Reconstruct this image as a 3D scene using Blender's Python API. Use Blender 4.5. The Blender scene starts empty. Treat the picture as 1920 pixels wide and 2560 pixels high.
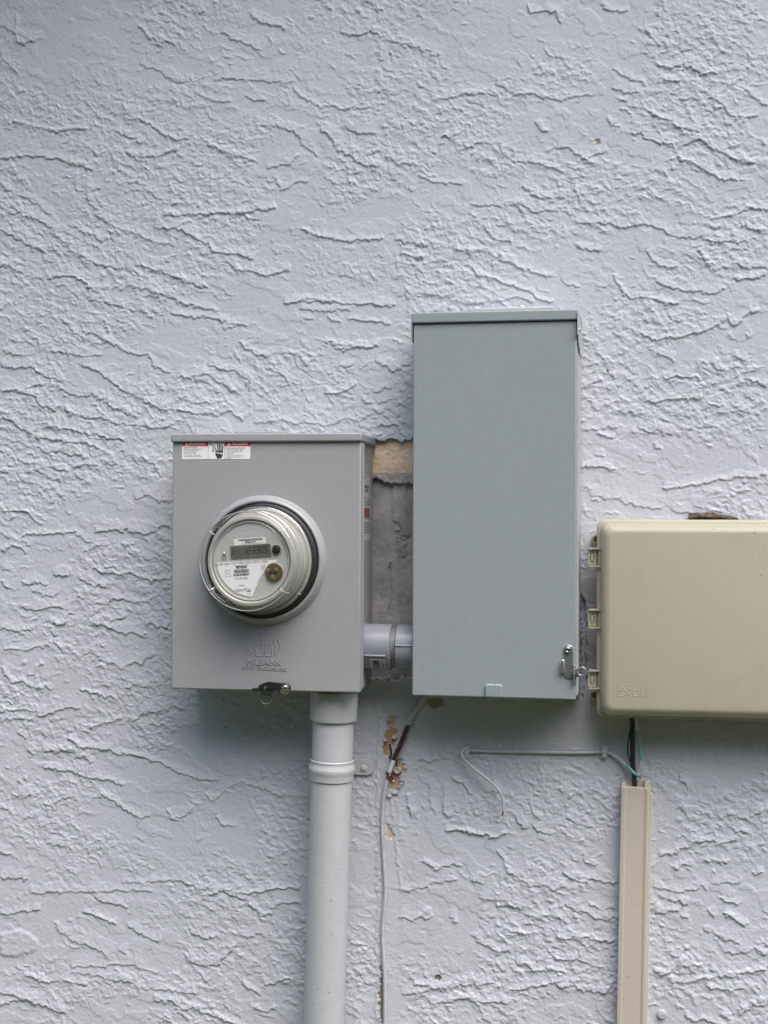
import bpy, math, random
import numpy as np
from mathutils import Vector, Matrix

# ------------------------------------------------------------------ camera
scene = bpy.context.scene
W_, H_ = 1920.0, 2560.0
FPX = 3520.0
CAM = Vector((0.0, -2.2, 1.45))
ROT = (Matrix.Rotation(math.radians(8.72), 3, 'Z') @ Matrix.Rotation(math.radians(90 + 0.81), 3, 'X')
       @ Matrix.Rotation(math.radians(0.35), 3, 'Z'))
cd = bpy.data.cameras.new("camera")
cam = bpy.data.objects.new("camera", cd)
scene.collection.objects.link(cam)
cam.matrix_world = Matrix.Translation(CAM) @ ROT.to_4x4()
cd.sensor_fit = 'VERTICAL'; cd.sensor_height = 36.0
cd.lens = FPX / H_ * 36.0
cd.clip_start = 0.05; cd.clip_end = 500
scene.camera = cam

# ------------------------------------------------------------------ light
SUN_EL, SUN_AZ = math.radians(60), math.radians(38)   # azimuth: to the right of straight out from the wall
world = bpy.data.worlds.new("World"); scene.world = world
world.use_nodes = True
wn = world.node_tree
bg = wn.nodes['Background']
sky = wn.nodes.new('ShaderNodeTexSky'); sky.sky_type = 'NISHITA'; sky.sun_disc = False
sky.sun_elevation = SUN_EL
sky.sun_rotation = math.pi - SUN_AZ
sky.air_density = 1.0; sky.dust_density = 4.0; sky.ozone_density = 0.8
wn.links.new(sky.outputs[0], bg.inputs['Color'])
bg.inputs['Strength'].default_value = 0.13
sd = bpy.data.lights.new("sun", 'SUN'); sd.energy = 1.5; sd.angle = math.radians(56); sd.color = (1.0, 0.97, 0.93)
sun = bpy.data.objects.new("sun", sd); scene.collection.objects.link(sun)
sdir = Vector((math.sin(SUN_AZ) * math.cos(SUN_EL), -math.cos(SUN_AZ) * math.cos(SUN_EL), math.sin(SUN_EL)))
sun.rotation_euler = sdir.to_track_quat('Z', 'Y').to_euler()
sun.location = (2, -4, 5)
scene.view_settings.view_transform = 'Standard'
scene.view_settings.look = 'None'
scene.view_settings.gamma = 1
scene.view_settings.exposure = 1.06

# ------------------------------------------------------------------ helpers
def P(u, v, d=0.0):
    """measured photo point -> place in the scene at distance d in front of the wall plane"""
    r = ROT @ Vector(((u - W_ / 2) / FPX, -(v - H_ / 2) / FPX, -1.0))
    t = (-d - CAM.y) / r.y
    return CAM + r * t

def tagged(o, label=None, cat=None, group=None, kind=None):
    if label: o['label'] = label
    if cat: o['category'] = cat
    if group: o['group'] = group
    if kind: o['kind'] = kind
    return o

def thing(name, label, cat, loc=(0, 0, 0), roll=0.0, group=None):
    o = bpy.data.objects.new(name, None); scene.collection.objects.link(o)
    o.empty_display_size = 0.05
    o.matrix_world = Matrix.Translation(Vector(loc)) @ Matrix.Rotation(roll, 4, 'Y')
    tagged(o, label, cat, group)
    return o

class Frame:
    """local frame of a wall-mounted box: x right, z up from the bottom middle, y = -depth"""
    def __init__(s, TL, TR, BL, d, name, label, cat, BR=None):
        a, b, c = P(*TL, d), P(*TR, d), P(*BL, d)
        e = b - a; g = a - c
        ah = math.atan2(-e.z, e.x); av = math.atan2(g.x, g.z)
        if BR is not None:
            q = P(*BR, d); e2 = q - c; ah = (ah + math.atan2(-e2.z, e2.x)) / 2
            g2 = b - q; av = (av + math.atan2(g2.x, g2.z)) / 2
            s.w = (e.length + e2.length) / 2; s.h = (g.length + g2.length) / 2
            ctr = (a + b + c + q) / 4
        else:
            s.w, s.h = e.length, g.length; ctr = (b + c) / 2
        s.roll = (ah + av) / 2
        rot = Matrix.Rotation(s.roll, 3, 'Y')
        base = ctr - rot @ Vector((0, 0, s.h / 2)); base.y = 0
        s.root = thing(name, label, cat, base, s.roll)
        s.inv = (Matrix.Translation(base) @ Matrix.Rotation(s.roll, 4, 'Y')).inverted()
    def L(s, u, v, d):
        return s.inv @ P(u, v, d)

class MB:
    def __init__(s): s.v = []; s.f = []; s.m = []
    def add(s, vs, fs, m=0):
        n = len(s.v); s.v += [tuple(q) for q in vs]; s.f += [[i + n for i in f] for f in fs]; s.m += [m] * len(fs)
        return s
    def box(s, x0, x1, y0, y1, z0, z1, m=0):
        vs = [(x, y, z) for x in (x0, x1) for y in (y0, y1) for z in (z0, z1)]
        return s.add(vs, [[0, 1, 3, 2], [4, 6, 7, 5], [0, 4, 5, 1], [2, 3, 7, 6], [0, 2, 6, 4], [1, 5, 7, 3]], m)
    def prism(s, pts, y0, y1, m=0):
        """outline (x,z) extruded from y0 to y1"""
        n = len(pts)
        vs = [(p[0], y0, p[1]) for p in pts] + [(p[0], y1, p[1]) for p in pts]
        fs = [list(range(n)), list(range(2 * n - 1, n - 1, -1))] + [[i, n + i, n + (i + 1) % n, (i + 1) % n] for i in range(n)]
        return s.add(vs, fs, m)
    def sheet(s, pts, y, m=0):
        return s.add([(p[0], y, p[1]) for p in pts], [list(range(len(pts)))], m)
    def lathe(s, prof, c=(0, 0, 0), axis='Y', n=64, m=0, caps=True):
        """profile (r, t) along axis; for 'Y' t grows toward the viewer (-y)"""
        vs = []; c = Vector(c)
        for r, t in prof:
            for k in range(n):
                a = 2 * math.pi * k / n
                if axis == 'Y': vs.append(c + Vector((r * math.cos(a), -t, r * math.sin(a))))
                elif axis == 'X': vs.append(c + Vector((t, r * math.cos(a), r * math.sin(a))))
                else: vs.append(c + Vector((r * math.cos(a), r * math.sin(a), t)))
        fs = []
        for i in range(len(prof) - 1):
            for k in range(n):
                k2 = (k + 1) % n
                fs.append([i * n + k, i * n + k2, (i + 1) * n + k2, (i + 1) * n + k])
        if caps:
            if prof[0][0] > 1e-5: fs.append(list(range(n - 1, -1, -1)))
            if prof[-1][0] > 1e-5: fs.append([(len(prof) - 1) * n + k for k in range(n)])
        return s.add(vs, fs, m)
    def tube(s, pts, r, n=10, m=0, sub=6):
        pts = [Vector(p) for p in pts]
        if len(pts) > 2 and sub > 1:
            q = [pts[0]] + pts + [pts[-1]]; o = []
            for i in range(1, len(q) - 2):
                a, b, c, d = q[i - 1], q[i], q[i + 1], q[i + 2]
                for k in range(sub):
                    t = k / sub
                    o.append(0.5 * ((2 * b) + (c - a) * t + (2 * a - 5 * b + 4 * c - d) * t * t + (3 * b - a - 3 * c + d) * t ** 3))
            o.append(pts[-1]); pts = o
        vs = []; N = len(pts)
        for i, p in enumerate(pts):
            t = (pts[min(i + 1, N - 1)] - pts[max(i - 1, 0)]).normalized()
            ref = Vector((0, 1, 0)) if abs(t.y) < 0.9 else Vector((1, 0, 0))
            a = t.cross(ref).normalized(); b = t.cross(a).normalized()
            rr = r(i / (N - 1)) if callable(r) else r
            for k in range(n):
                an = 2 * math.pi * k / n
                vs.append(p + a * (rr * math.cos(an)) + b * (rr * math.sin(an)))
        fs = [[i * n + k, i * n + (k + 1) % n, (i + 1) * n + (k + 1) % n, (i + 1) * n + k] for i in range(N - 1) for k in range(n)]
        fs += [list(range(n)), [(N - 1) * n + k for k in range(n - 1, -1, -1)]]
        return s.add(vs, fs, m)
    def text(s, txt, x, z, y, size, m=0, align='CENTER', rot=0.0, extrude=0.0, bevel=0.0, sx=1.0, plane='front', bold=0.0):
        c = bpy.data.curves.new('txt', 'FONT'); c.body = txt; c.size = size; c.align_x = align; c.align_y = 'CENTER'
        c.extrude = extrude; c.bevel_depth = bevel; c.offset = bold; c.resolution_u = 3
        o = bpy.data.objects.new('txt', c); scene.collection.objects.link(o)
        dg = bpy.context.evaluated_depsgraph_get(); dg.update()
        me = bpy.data.meshes.new_from_object(o.evaluated_get(dg))
        ca, sa = math.cos(rot), math.sin(rot); vs = []
        for q in me.vertices:
            a, b = q.co.x * sx, q.co.y
            a, b = a * ca - b * sa, a * sa + b * ca
            if plane == 'front': vs.append((x + a, y - q.co.z, z + b))
            else: vs.append((x + q.co.z, y + a, z + b))      # on a side face looking toward +x
        fs = [list(p.vertices) for p in me.polygons]
        s.add(vs, fs, m)
        bpy.data.objects.remove(o); bpy.data.curves.remove(c); bpy.data.meshes.remove(me)
        return s
    def obj(s, name, mats, parent=None, bevel=0.0, smooth=True, segs=2, loc=None, ang=32, subsurf=0):
        me = bpy.data.meshes.new(name); me.from_pydata(s.v, [], s.f)
        if not isinstance(mats, (list, tuple)): mats = [mats]
        for mt in mats: me.materials.append(mt)
        me.polygons.foreach_set('material_index', s.m)
        import bmesh
        bm = bmesh.new(); bm.from_mesh(me); bmesh.ops.recalc_face_normals(bm, faces=bm.faces); bm.to_mesh(me); bm.free()
        if smooth:
            me.shade_smooth(); me.set_sharp_from_angle(angle=math.radians(ang))
        me.update()
        o = bpy.data.objects.new(name, me); scene.collection.objects.link(o)
        if parent is not None: o.parent = parent
        if loc is not None: o.location = loc
        if bevel > 0:
            b = o.modifiers.new('bevel', 'BEVEL'); b.width = bevel; b.segments = segs; b.limit_method = 'ANGLE'
            b.angle_limit = math.radians(40); b.harden_normals = False
        return o

def rrect(x0, x1, z0, z1, r, n=6, which=(1, 1, 1, 1)):
    """rounded rectangle outline, corners order: BR, TR, TL, BL"""
    out = []
    cs = [(x1 - r, z0 + r, -90), (x1 - r, z1 - r, 0), (x0 + r, z1 - r, 90), (x0 + r, z0 + r, 180)]
    sh = [(x1, z0), (x1, z1), (x0, z1), (x0, z0)]
    for k, (cx, cz, a0) in enumerate(cs):
        if which[k]:
            for i in range(n + 1):
                a = math.radians(a0 + 90 * i / n); out.append((cx + r * math.cos(a), cz + r * math.sin(a)))
        else: out.append(sh[k])
    return out

def circle(cx, cz, r, n=24): return [(cx + r * math.cos(2 * math.pi * k / n), cz + r * math.sin(2 * math.pi * k / n)) for k in range(n)]

# ------------------------------------------------------------------ materials
def mat(name, col, rough=0.5, metal=0.0, noise=0.0, nscale=60, bump=0.0, bscale=400, spec=0.5, coat=0.0,
        speck=0.0, sscale=150, speckcol=(0.05, 0.05, 0.045), dirt=0.0, dirtcol=(0.2, 0.18, 0.14), dscale=8, bdist=0.001):
    m = bpy.data.materials.new(name); m.use_nodes = True
    nt = m.node_tree; b = nt.nodes['Principled BSDF']
    b.inputs['Roughness'].default_value = rough; b.inputs['Metallic'].default_value = metal
    b.inputs['Specular IOR Level'].default_value = spec; b.inputs['Coat Weight'].default_value = coat
    tc = nt.nodes.new('ShaderNodeTexCoord')
    cur = None
    def mix(fac, a, bb):
        x = nt.nodes.new('ShaderNodeMix'); x.data_type = 'RGBA'
        nt.links.new(fac, x.inputs[0])
        if isinstance(a, tuple): x.inputs[6].default_value = (*a, 1)
        else: nt.links.new(a, x.inputs[6])
        x.inputs[7].default_value = (*bb, 1)
        return x.outputs[2]
    def noi(sc, det=4, rgh=0.6):
        n = nt.nodes.new('ShaderNodeTexNoise'); n.inputs['Scale'].default_value = sc; n.inputs['Detail'].default_value = det
        n.inputs['Roughness'].default_value = rgh
        nt.links.new(tc.outputs['Object'], n.inputs['Vector']); return n.outputs['Fac']
    def ramp(fac, a, bb, va, vb):
        r = nt.nodes.new('ShaderNodeMapRange'); nt.links.new(fac, r.inputs[0])
        r.inputs[1].default_value = a; r.inputs[2].default_value = bb; r.inputs[3].default_value = va; r.inputs[4].default_value = vb
        return r.outputs[0]
    cur = tuple(col)
    if noise > 0:
        cur = mix(ramp(noi(nscale), 0.35, 0.65, 0, 1), tuple(c * (1 - noise) for c in col), tuple(min(1, c * (1 + noise)) for c in col))
    if dirt > 0:
        cur = mix(ramp(noi(dscale, 6, 0.65), 0.52, 0.75, 0, dirt), cur, dirtcol)
    if speck > 0:
        cur = mix(ramp(noi(sscale, 2, 0.4), 0.76 - speck * 0.1, 0.78 - speck * 0.1, 0, 0.85), cur, speckcol)
    if isinstance(cur, tuple): b.inputs['Base Color'].default_value = (*cur, 1)
    else: nt.links.new(cur, b.inputs['Base Color'])
    if bump > 0:
        bp = nt.nodes.new('ShaderNodeBump'); bp.inputs['Strength'].default_value = bump; bp.inputs['Distance'].default_value = bdist
        nt.links.new(noi(bscale, 3), bp.inputs['Height']); nt.links.new(bp.outputs[0], b.inputs['Normal'])
    return m

PAINT = (0.520, 0.555, 0.612)
M = {}
M['box'] = mat('meter_box_paint', (0.318, 0.328, 0.342), 0.48, 0.0, 0.05, 350, 0.15, 900, speck=0.0, dirt=0.25, dirtcol=(0.25, 0.255, 0.25), dscale=12)
M['panel'] = mat('panel_paint', (0.282, 0.320, 0.336), 0.45, 0.0, 0.045, 300, 0.15, 900, dirt=0.3, dirtcol=(0.245, 0.285, 0.295), dscale=7)
M['beige'] = mat('beige_plastic', (0.425, 0.405, 0.310), 0.42, 0.0, 0.035, 500, 0.25, 1100, speck=0.06, sscale=210, dirt=0.8, dirtcol=(0.37, 0.34, 0.26), dscale=9)
M['wallpaint'] = mat('painted_pvc', (0.49, 0.505, 0.535), 0.5, 0.0, 0.03, 60, 0.45, 220, speck=0.04, sscale=190, bdist=0.0012)
M['pvc'] = mat('grey_pvc', (0.225, 0.245, 0.29), 0.3, 0.0, 0.05, 90, 0.05, 300)
M['pvcdark'] = mat('grey_pvc_groove', (0.15, 0.155, 0.17), 0.45)
M['zinc'] = mat('zinc_plate', (0.55, 0.56, 0.58), 0.3, 0.85, 0.12, 90, 0.1, 300)
M['steel'] = mat('bright_screw', (0.75, 0.74, 0.72), 0.2, 1.0)
M['dark'] = mat('dark_plating', (0.05, 0.048, 0.05), 0.35, 0.6, 0.1, 120)
M['black'] = mat('black_rubber', (0.018, 0.018, 0.02), 0.5)
M['gap'] = mat('dark_gap', (0.02, 0.02, 0.022), 0.8)
M['raceway'] = mat('raceway_plastic', (0.505, 0.455, 0.385), 0.45, 0.0, 0.03, 250, 0.15, 500, speck=0.05, sscale=260, dirt=0.3, dirtcol=(0.44, 0.41, 0.36))
M['cream'] = mat('raceway_base_plastic', (0.54, 0.52, 0.43), 0.45, 0, 0.04, 200)
M['white'] = mat('label_white', (0.80, 0.80, 0.82), 0.4)
M['labelgrey'] = mat('label_old', (0.46, 0.47, 0.49), 0.5, noise=0.08, nscale=300)
M['red'] = mat('label_red', (0.62, 0.025, 0.06), 0.4)
M['ink'] = mat('label_ink', (0.05, 0.045, 0.055), 0.5)
M['inkgrey'] = mat('label_ink_grey', (0.16, 0.16, 0.17), 0.5)
M['orange'] = mat('label_orange', (0.20, 0.075, 0.04), 0.5)
M['alu'] = mat('meter_silver', (0.41, 0.41, 0.385), 0.5, 0.1, 0.06, 130, 0.1, 500)
M['face'] = mat('meter_face_grey', (0.46, 0.465, 0.44), 0.55, 0.0, 0.07, 300)
M['lcd'] = mat('lcd_glass', (0.125, 0.135, 0.115), 0.25, noise=0.06, nscale=80)
M['lcdink'] = mat('lcd_segments', (0.022, 0.026, 0.022), 0.4)
M['bronze'] = mat('port_brown', (0.115, 0.085, 0.048), 0.5, 0.2, 0.25, 200)
M['bronzelite'] = mat('port_rim', (0.42, 0.38, 0.27), 0.4, 0.3)
M['brown'] = mat('brown_wire', (0.075, 0.022, 0.018), 0.4, noise=0.3, nscale=300)
M['copper'] = mat('copper_wire', (0.30, 0.11, 0.06), 0.4, 0.6)
M['splice'] = mat('white_splice', (0.68, 0.72, 0.76), 0.35)
M['green'] = mat('green_wire', (0.17, 0.38, 0.29), 0.4, noise=0.1, nscale=200)
M['cable'] = mat('painted_cable', (0.49, 0.515, 0.55), 0.5, 0, 0.08, 120, 0.3, 300, dirt=0.4, dirtcol=(0.36, 0.35, 0.32), dscale=25)
M['bark'] = mat('bark', (0.135, 0.10, 0.08), 0.9, 0, 0.6, 120, 1.0, 300, bdist=0.003)
M['grass'] = mat('lawn', (0.085, 0.095, 0.042), 0.95, 0, 0.4, 12, 1.0, 90, bdist=0.02)
M['soffit'] = mat('soffit_paint', (0.42, 0.42, 0.40), 0.6, bump=0.1)
M['roof'] = mat('roof_shingle', (0.09, 0.085, 0.08), 0.9, noise=0.3, nscale=20)

def concrete():
    m = mat('concrete_block', (0.345, 0.345, 0.34), 0.9, 0, 0.22, 26, 1.0, 120, speck=0.45, sscale=90, speckcol=(0.42, 0.41, 0.39), bdist=0.0012)
    return m
M['block'] = concrete()
M['mortar'] = mat('mortar_grey', (0.38, 0.375, 0.365), 0.9, 0, 0.2, 60, 1.0, 160, bdist=0.004)
M['foam'] = mat('bare_tan_board', (0.70, 0.555, 0.41), 0.8, 0, 0.12, 45, 0.8, 140, dirt=0.4, dirtcol=(0.44, 0.36, 0.27), dscale=22, bdist=0.002)

def wall_material():
    m = bpy.data.materials.new('stucco_paint'); m.use_nodes = True
    nt = m.node_tree; b = nt.nodes['Principled BSDF']; b.inputs['Roughness'].default_value = 0.62
    b.inputs['Specular IOR Level'].default_value = 0.35
    at = nt.nodes.new('ShaderNodeVertexColor'); at.layer_name = 'tint'
    tc = nt.nodes.new('ShaderNodeTexCoord')
    n1 = nt.nodes.new('ShaderNodeTexNoise'); n1.inputs['Scale'].default_value = 3.0; n1.inputs['Detail'].default_value = 8
    n1.inputs['Roughness'].default_value = 0.6
    nt.links.new(tc.outputs['Object'], n1.inputs['Vector'])
    mr = nt.nodes.new('ShaderNodeMapRange'); mr.inputs[1].default_value = 0.3; mr.inputs[2].default_value = 0.7
    mr.inputs[3].default_value = 0.955; mr.inputs[4].default_value = 1.03
    nt.links.new(n1.outputs['Fac'], mr.inputs[0])
    vm = nt.nodes.new('ShaderNodeVectorMath'); vm.operation = 'SCALE'
    nt.links.new(at.outputs['Color'], vm.inputs[0]); nt.links.new(mr.outputs[0], vm.inputs['Scale'])
    # rare dark specks
    n2 = nt.nodes.new('ShaderNodeTexNoise'); n2.inputs['Scale'].default_value = 110; n2.inputs['Detail'].default_value = 1
    nt.links.new(tc.outputs['Object'], n2.inputs['Vector'])
    m2 = nt.nodes.new('ShaderNodeMapRange'); m2.inputs[1].default_value = 0.80; m2.inputs[2].default_value = 0.83; m2.inputs[4].default_value = 0.6
    nt.links.new(n2.outputs['Fac'], m2.inputs[0])
    mx = nt.nodes.new('ShaderNodeMix'); mx.data_type = 'RGBA'
    nt.links.new(m2.outputs[0], mx.inputs[0]); nt.links.new(vm.outputs[0], mx.inputs[6]); mx.inputs[7].default_value = (0.10, 0.09, 0.08, 1)
    nt.links.new(mx.outputs[2], b.inputs['Base Color'])
    n3 = nt.nodes.new('ShaderNodeTexNoise'); n3.inputs['Scale'].default_value = 330; n3.inputs['Detail'].default_value = 4
    nt.links.new(tc.outputs['Object'], n3.inputs['Vector'])
    bp = nt.nodes.new('ShaderNodeBump'); bp.inputs['Strength'].default_value = 0.45; bp.inputs['Distance'].default_value = 0.0012
    nt.links.new(n3.outputs['Fac'], bp.inputs['Height']); nt.links.new(bp.outputs[0], b.inputs['Normal'])
    return m
M['wall'] = wall_material()

def glass_material():
    m = bpy.data.materials.new('clear_cover'); m.use_nodes = True
    nt = m.node_tree; nt.nodes.clear()
    out = nt.nodes.new('ShaderNodeOutputMaterial'); mix = nt.nodes.new('ShaderNodeMixShader')
    tr = nt.nodes.new('ShaderNodeBsdfTransparent'); tr.inputs[0].default_value = (0.975, 0.98, 0.975, 1)
    gl = nt.nodes.new('ShaderNodeBsdfGlossy'); gl.inputs['Roughness'].default_value = 0.06
    fr = nt.nodes.new('ShaderNodeFresnel'); fr.inputs[0].default_value = 1.55
    tc = nt.nodes.new('ShaderNodeTexCoord'); n = nt.nodes.new('ShaderNodeTexNoise'); n.inputs['Scale'].default_value = 60
    nt.links.new(tc.outputs['Object'], n.inputs['Vector'])
    bp = nt.nodes.new('ShaderNodeBump'); bp.inputs['Strength'].default_value = 0.12; bp.inputs['Distance'].default_value = 0.002
    nt.links.new(n.outputs['Fac'], bp.inputs['Height']); nt.links.new(bp.outputs[0], gl.inputs['Normal']); nt.links.new(bp.outputs[0], fr.inputs['Normal'])
    ge = nt.nodes.new('ShaderNodeNewGeometry'); mm = nt.nodes.new('ShaderNodeMath'); mm.operation = 'MULTIPLY'
    iv = nt.nodes.new('ShaderNodeMath'); iv.operation = 'SUBTRACT'; iv.inputs[0].default_value = 1.0
    nt.links.new(ge.outputs['Backfacing'], iv.inputs[1]); nt.links.new(fr.outputs[0], mm.inputs[0]); nt.links.new(iv.outputs[0], mm.inputs[1])
    nt.links.new(mm.outputs[0], mix.inputs[0]); nt.links.new(tr.outputs[0], mix.inputs[1]); nt.links.new(gl.outputs[0], mix.inputs[2])
    nt.links.new(mix.outputs[0], out.inputs[0])
    return m
M['glass'] = glass_material()

# ------------------------------------------------------------------ the stucco relief
rng = np.random.default_rng(7)
random.seed(5)
X0, X1, Z0, Z1 = -1.12, 0.56, 0.50, 2.48
STEP = 0.00118
NX = int((X1 - X0) / STEP) + 1; NZ = int((Z1 - Z0) / STEP) + 1
xs = np.linspace(X0, X1, NX).astype(np.float32); zs = np.linspace(Z0, Z1, NZ).astype(np.float32)
GX, GZ = np.meshgrid(xs, zs)          # [NZ, NX]

def vnoise(x, z, sx, sz, seed, ang=0.0):
    """smooth value noise, cell size sx by sz metres"""
    if ang:
        c, s_ = math.cos(ang), math.sin(ang); x, z = x * c + z * s_, -x * s_ + z * c
    r = np.random.default_rng(seed)
    px = x / sx; pz = z / sz
    ix = np.floor(px).astype(np.int32); iz = np.floor(pz).astype(np.int32)
    fx = px - ix; fz = pz - iz
    ix -= ix.min(); iz -= iz.min()
    g = r.random((int(iz.max()) + 2, int(ix.max()) + 2)).astype(np.float32)
    fx = fx * fx * (3 - 2 * fx); fz = fz * fz * (3 - 2 * fz)
    a = g[iz, ix] * (1 - fx) + g[iz, ix + 1] * fx
    b = g[iz + 1, ix] * (1 - fx) + g[iz + 1, ix + 1] * fx
    return a * (1 - fz) + b * fz

def sstep(a, b, x):
    t = np.clip((x - a) / (b - a), 0, 1); return t * t * (3 - 2 * t)

# ragged warp of the coordinates
WX = GX + (vnoise(GX, GZ, .0062, .0062, 11) - .5) * .0044 + (vnoise(GX, GZ, .0030, .0030, 12) - .5) * .0030 + (vnoise(GX, GZ, .03, .03, 13) - .5) * .004
WZ = GZ + (vnoise(GX, GZ, .0056, .0056, 21) - .5) * .0050 + (vnoise(GX, GZ, .0030, .0030, 22) - .5) * .0034 + (vnoise(GX, GZ, .03, .03, 23) - .5) * .004
HF = np.zeros_like(GX)

def stroke(pts, amp=.0030, w=.012, lip=.5, soft=.0012, taper=.012):
    """raised trowel edge: pts in metres (x,z); the paste stands above/right of the line and drops off sharply on the other side"""
    global HF
    pts = np.array(pts, dtype=np.float32)
    mx = w * 1.3 + .012
    i0 = max(0, int((pts[:, 0].min() - mx - X0) / STEP)); i1 = min(NX, int((pts[:, 0].max() + mx - X0) / STEP) + 1)
    j0 = max(0, int((pts[:, 1].min() - mx - Z0) / STEP)); j1 = min(NZ, int((pts[:, 1].max() + mx - Z0) / STEP) + 1)
    if i1 - i0 < 3 or j1 - j0 < 3: return
    x = WX[j0:j1, i0:i1]; z = WZ[j0:j1, i0:i1]
    best = np.full(x.shape, 1e9, np.float32); side = np.zeros(x.shape, np.float32); along = np.zeros(x.shape, np.float32)
    seg = pts[1:] - pts[:-1]; ln = np.sqrt((seg ** 2).sum(1)) + 1e-9; cum = np.concatenate([[0], np.cumsum(ln)]); tot = cum[-1]
    for k in range(len(seg)):
        dx, dz = seg[k]; L2 = ln[k] ** 2
        px = x - pts[k, 0]; pz = z - pts[k, 1]
        t = (px * dx + pz * dz) / L2
        tc = np.clip(t, 0, 1)
        d2 = (px - tc * dx) ** 2 + (pz - tc * dz) ** 2
        cr = dx * pz - dz * px          # >0 : left of travel = above, for a line drawn left to right
        u = d2 < best
        best = np.where(u, d2, best); side = np.where(u, np.sign(cr), side); along = np.where(u, cum[k] + tc * ln[k], along)
    d = np.sqrt(best)
    up = side > 0
    tp = sstep(0, taper, along) * sstep(0, taper, tot - along)
    prof_up = lip * np.exp(-(d / .0030) ** 1.3) + (1 - lip) * (1 - sstep(.2 * w, w, d))
    prof_dn = 1 - sstep(0, soft, d)
    sl = HF[j0:j1, i0:i1]
    hgt = amp * tp * np.where(up, prof_up, prof_dn)
    HF[j0:j1, i0:i1] = np.maximum(sl, hgt) + 0.25 * np.minimum(sl, hgt)

def pxs(poly, ox, oy, sc):
    out = []
    for (a, b) in poly:
        q = P(ox + a * sc, oy + b * sc, 0); out.append((q.x, q.z))
    return out

TR = []
TR.append((0, 0, .5787, [
 [(60,520),(150,555),(250,575),(300,560),(385,560)],[(0,685),(60,680),(170,675),(280,695),(330,715),(410,742)],
 [(520,440),(560,490),(640,535),(700,570),(760,605),(820,600)],[(860,590),(920,635),(990,665),(1060,685),(1120,703)],
 [(1100,540),(1180,545),(1250,570),(1300,585),(1310,625),(1375,680)],[(1265,385),(1320,430),(1390,463),(1440,460),(1490,480),(1530,460),(1560,478),(1600,465)],
 [(1300,990),(1340,1010),(1420,1025),(1500,1040),(1659,1035)],[(700,925),(770,935),(850,925),(940,920),(1010,930),(1110,910),(1200,905)],
 [(410,920),(430,945),(500,980),(590,1010),(680,1045),(755,1062)],[(660,980),(760,985),(830,1020),(900,1060),(920,1085),(990,1090),(1050,1100),(1105,1125)],
 [(0,795),(60,840),(130,865),(190,905),(230,940)],[(290,1080),(340,1105),(400,1130),(460,1150),(530,1165)],
 [(40,880),(100,935),(160,950),(230,1000),(300,1070)],[(0,990),(60,1020),(120,1060),(200,1095)],[(600,1150),(700,1175),(780,1205),(830,1228),(900,1240)],
 [(380,1285),(440,1300),(540,1335),(640,1350)],[(200,1200),(270,1200),(340,1205),(390,1240),(430,1262)],[(540,1230),(640,1255),(740,1290),(830,1325),(920,1340)],
 [(265,1370),(300,1420),(360,1455),(390,1430),(450,1465),(510,1500),(560,1530),(640,1535),(660,1580),(740,1610)],
 [(0,1520),(70,1530),(140,1540)],[(0,1585),(140,1590),(200,1630),(265,1645)],[(200,1520),(300,1530),(380,1535),(450,1532)],[(350,1575),(410,1600),(460,1640),(530,1680)],
 [(1000,1165),(1090,1170),(1150,1188),(1210,1180),(1260,1150)],[(1230,1310),(1290,1310),(1380,1300),(1480,1310),(1640,1320)],[(740,1360),(830,1375),(900,1370),(960,1390),(990,1400),(1080,1400)],
 [(600,110),(640,160),(700,180),(770,200)],[(960,130),(1000,165),(1060,190),(1130,230)],[(1570,0),(1659,55)],[(1470,140),(1550,155),(1600,140),(1659,165)],
 [(1480,545),(1520,570),(1620,585)],[(1450,650),(1500,670),(1570,715),(1650,725)],[(600,285),(680,305),(740,340),(820,355)],[(540,670),(600,680),(680,680),(780,640)],
 [(500,565),(550,590),(620,625)],[(1150,730),(1200,720),(1270,705),(1300,670)],[(1180,760),(1215,830),(1280,790),(1340,785)],[(920,350),(1000,340),(1100,350),(1280,355)],
 [(0,220),(40,280),(80,320)],[(70,60),(60,130),(90,200)],[(1400,1470),(1500,1500),(1640,1495)],[(0,1690),(100,1700),(160,1725)],[(500,790),(600,790),(640,800)],
 [(850,400),(930,440),(1000,440)],[(1060,420),(1100,440),(1150,430)],[(380,800),(390,890),(420,900)],[(300,960),(340,995),(400,1015),(440,1060)],[(1380,560),(1440,600),(1450,640)]]))
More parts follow.
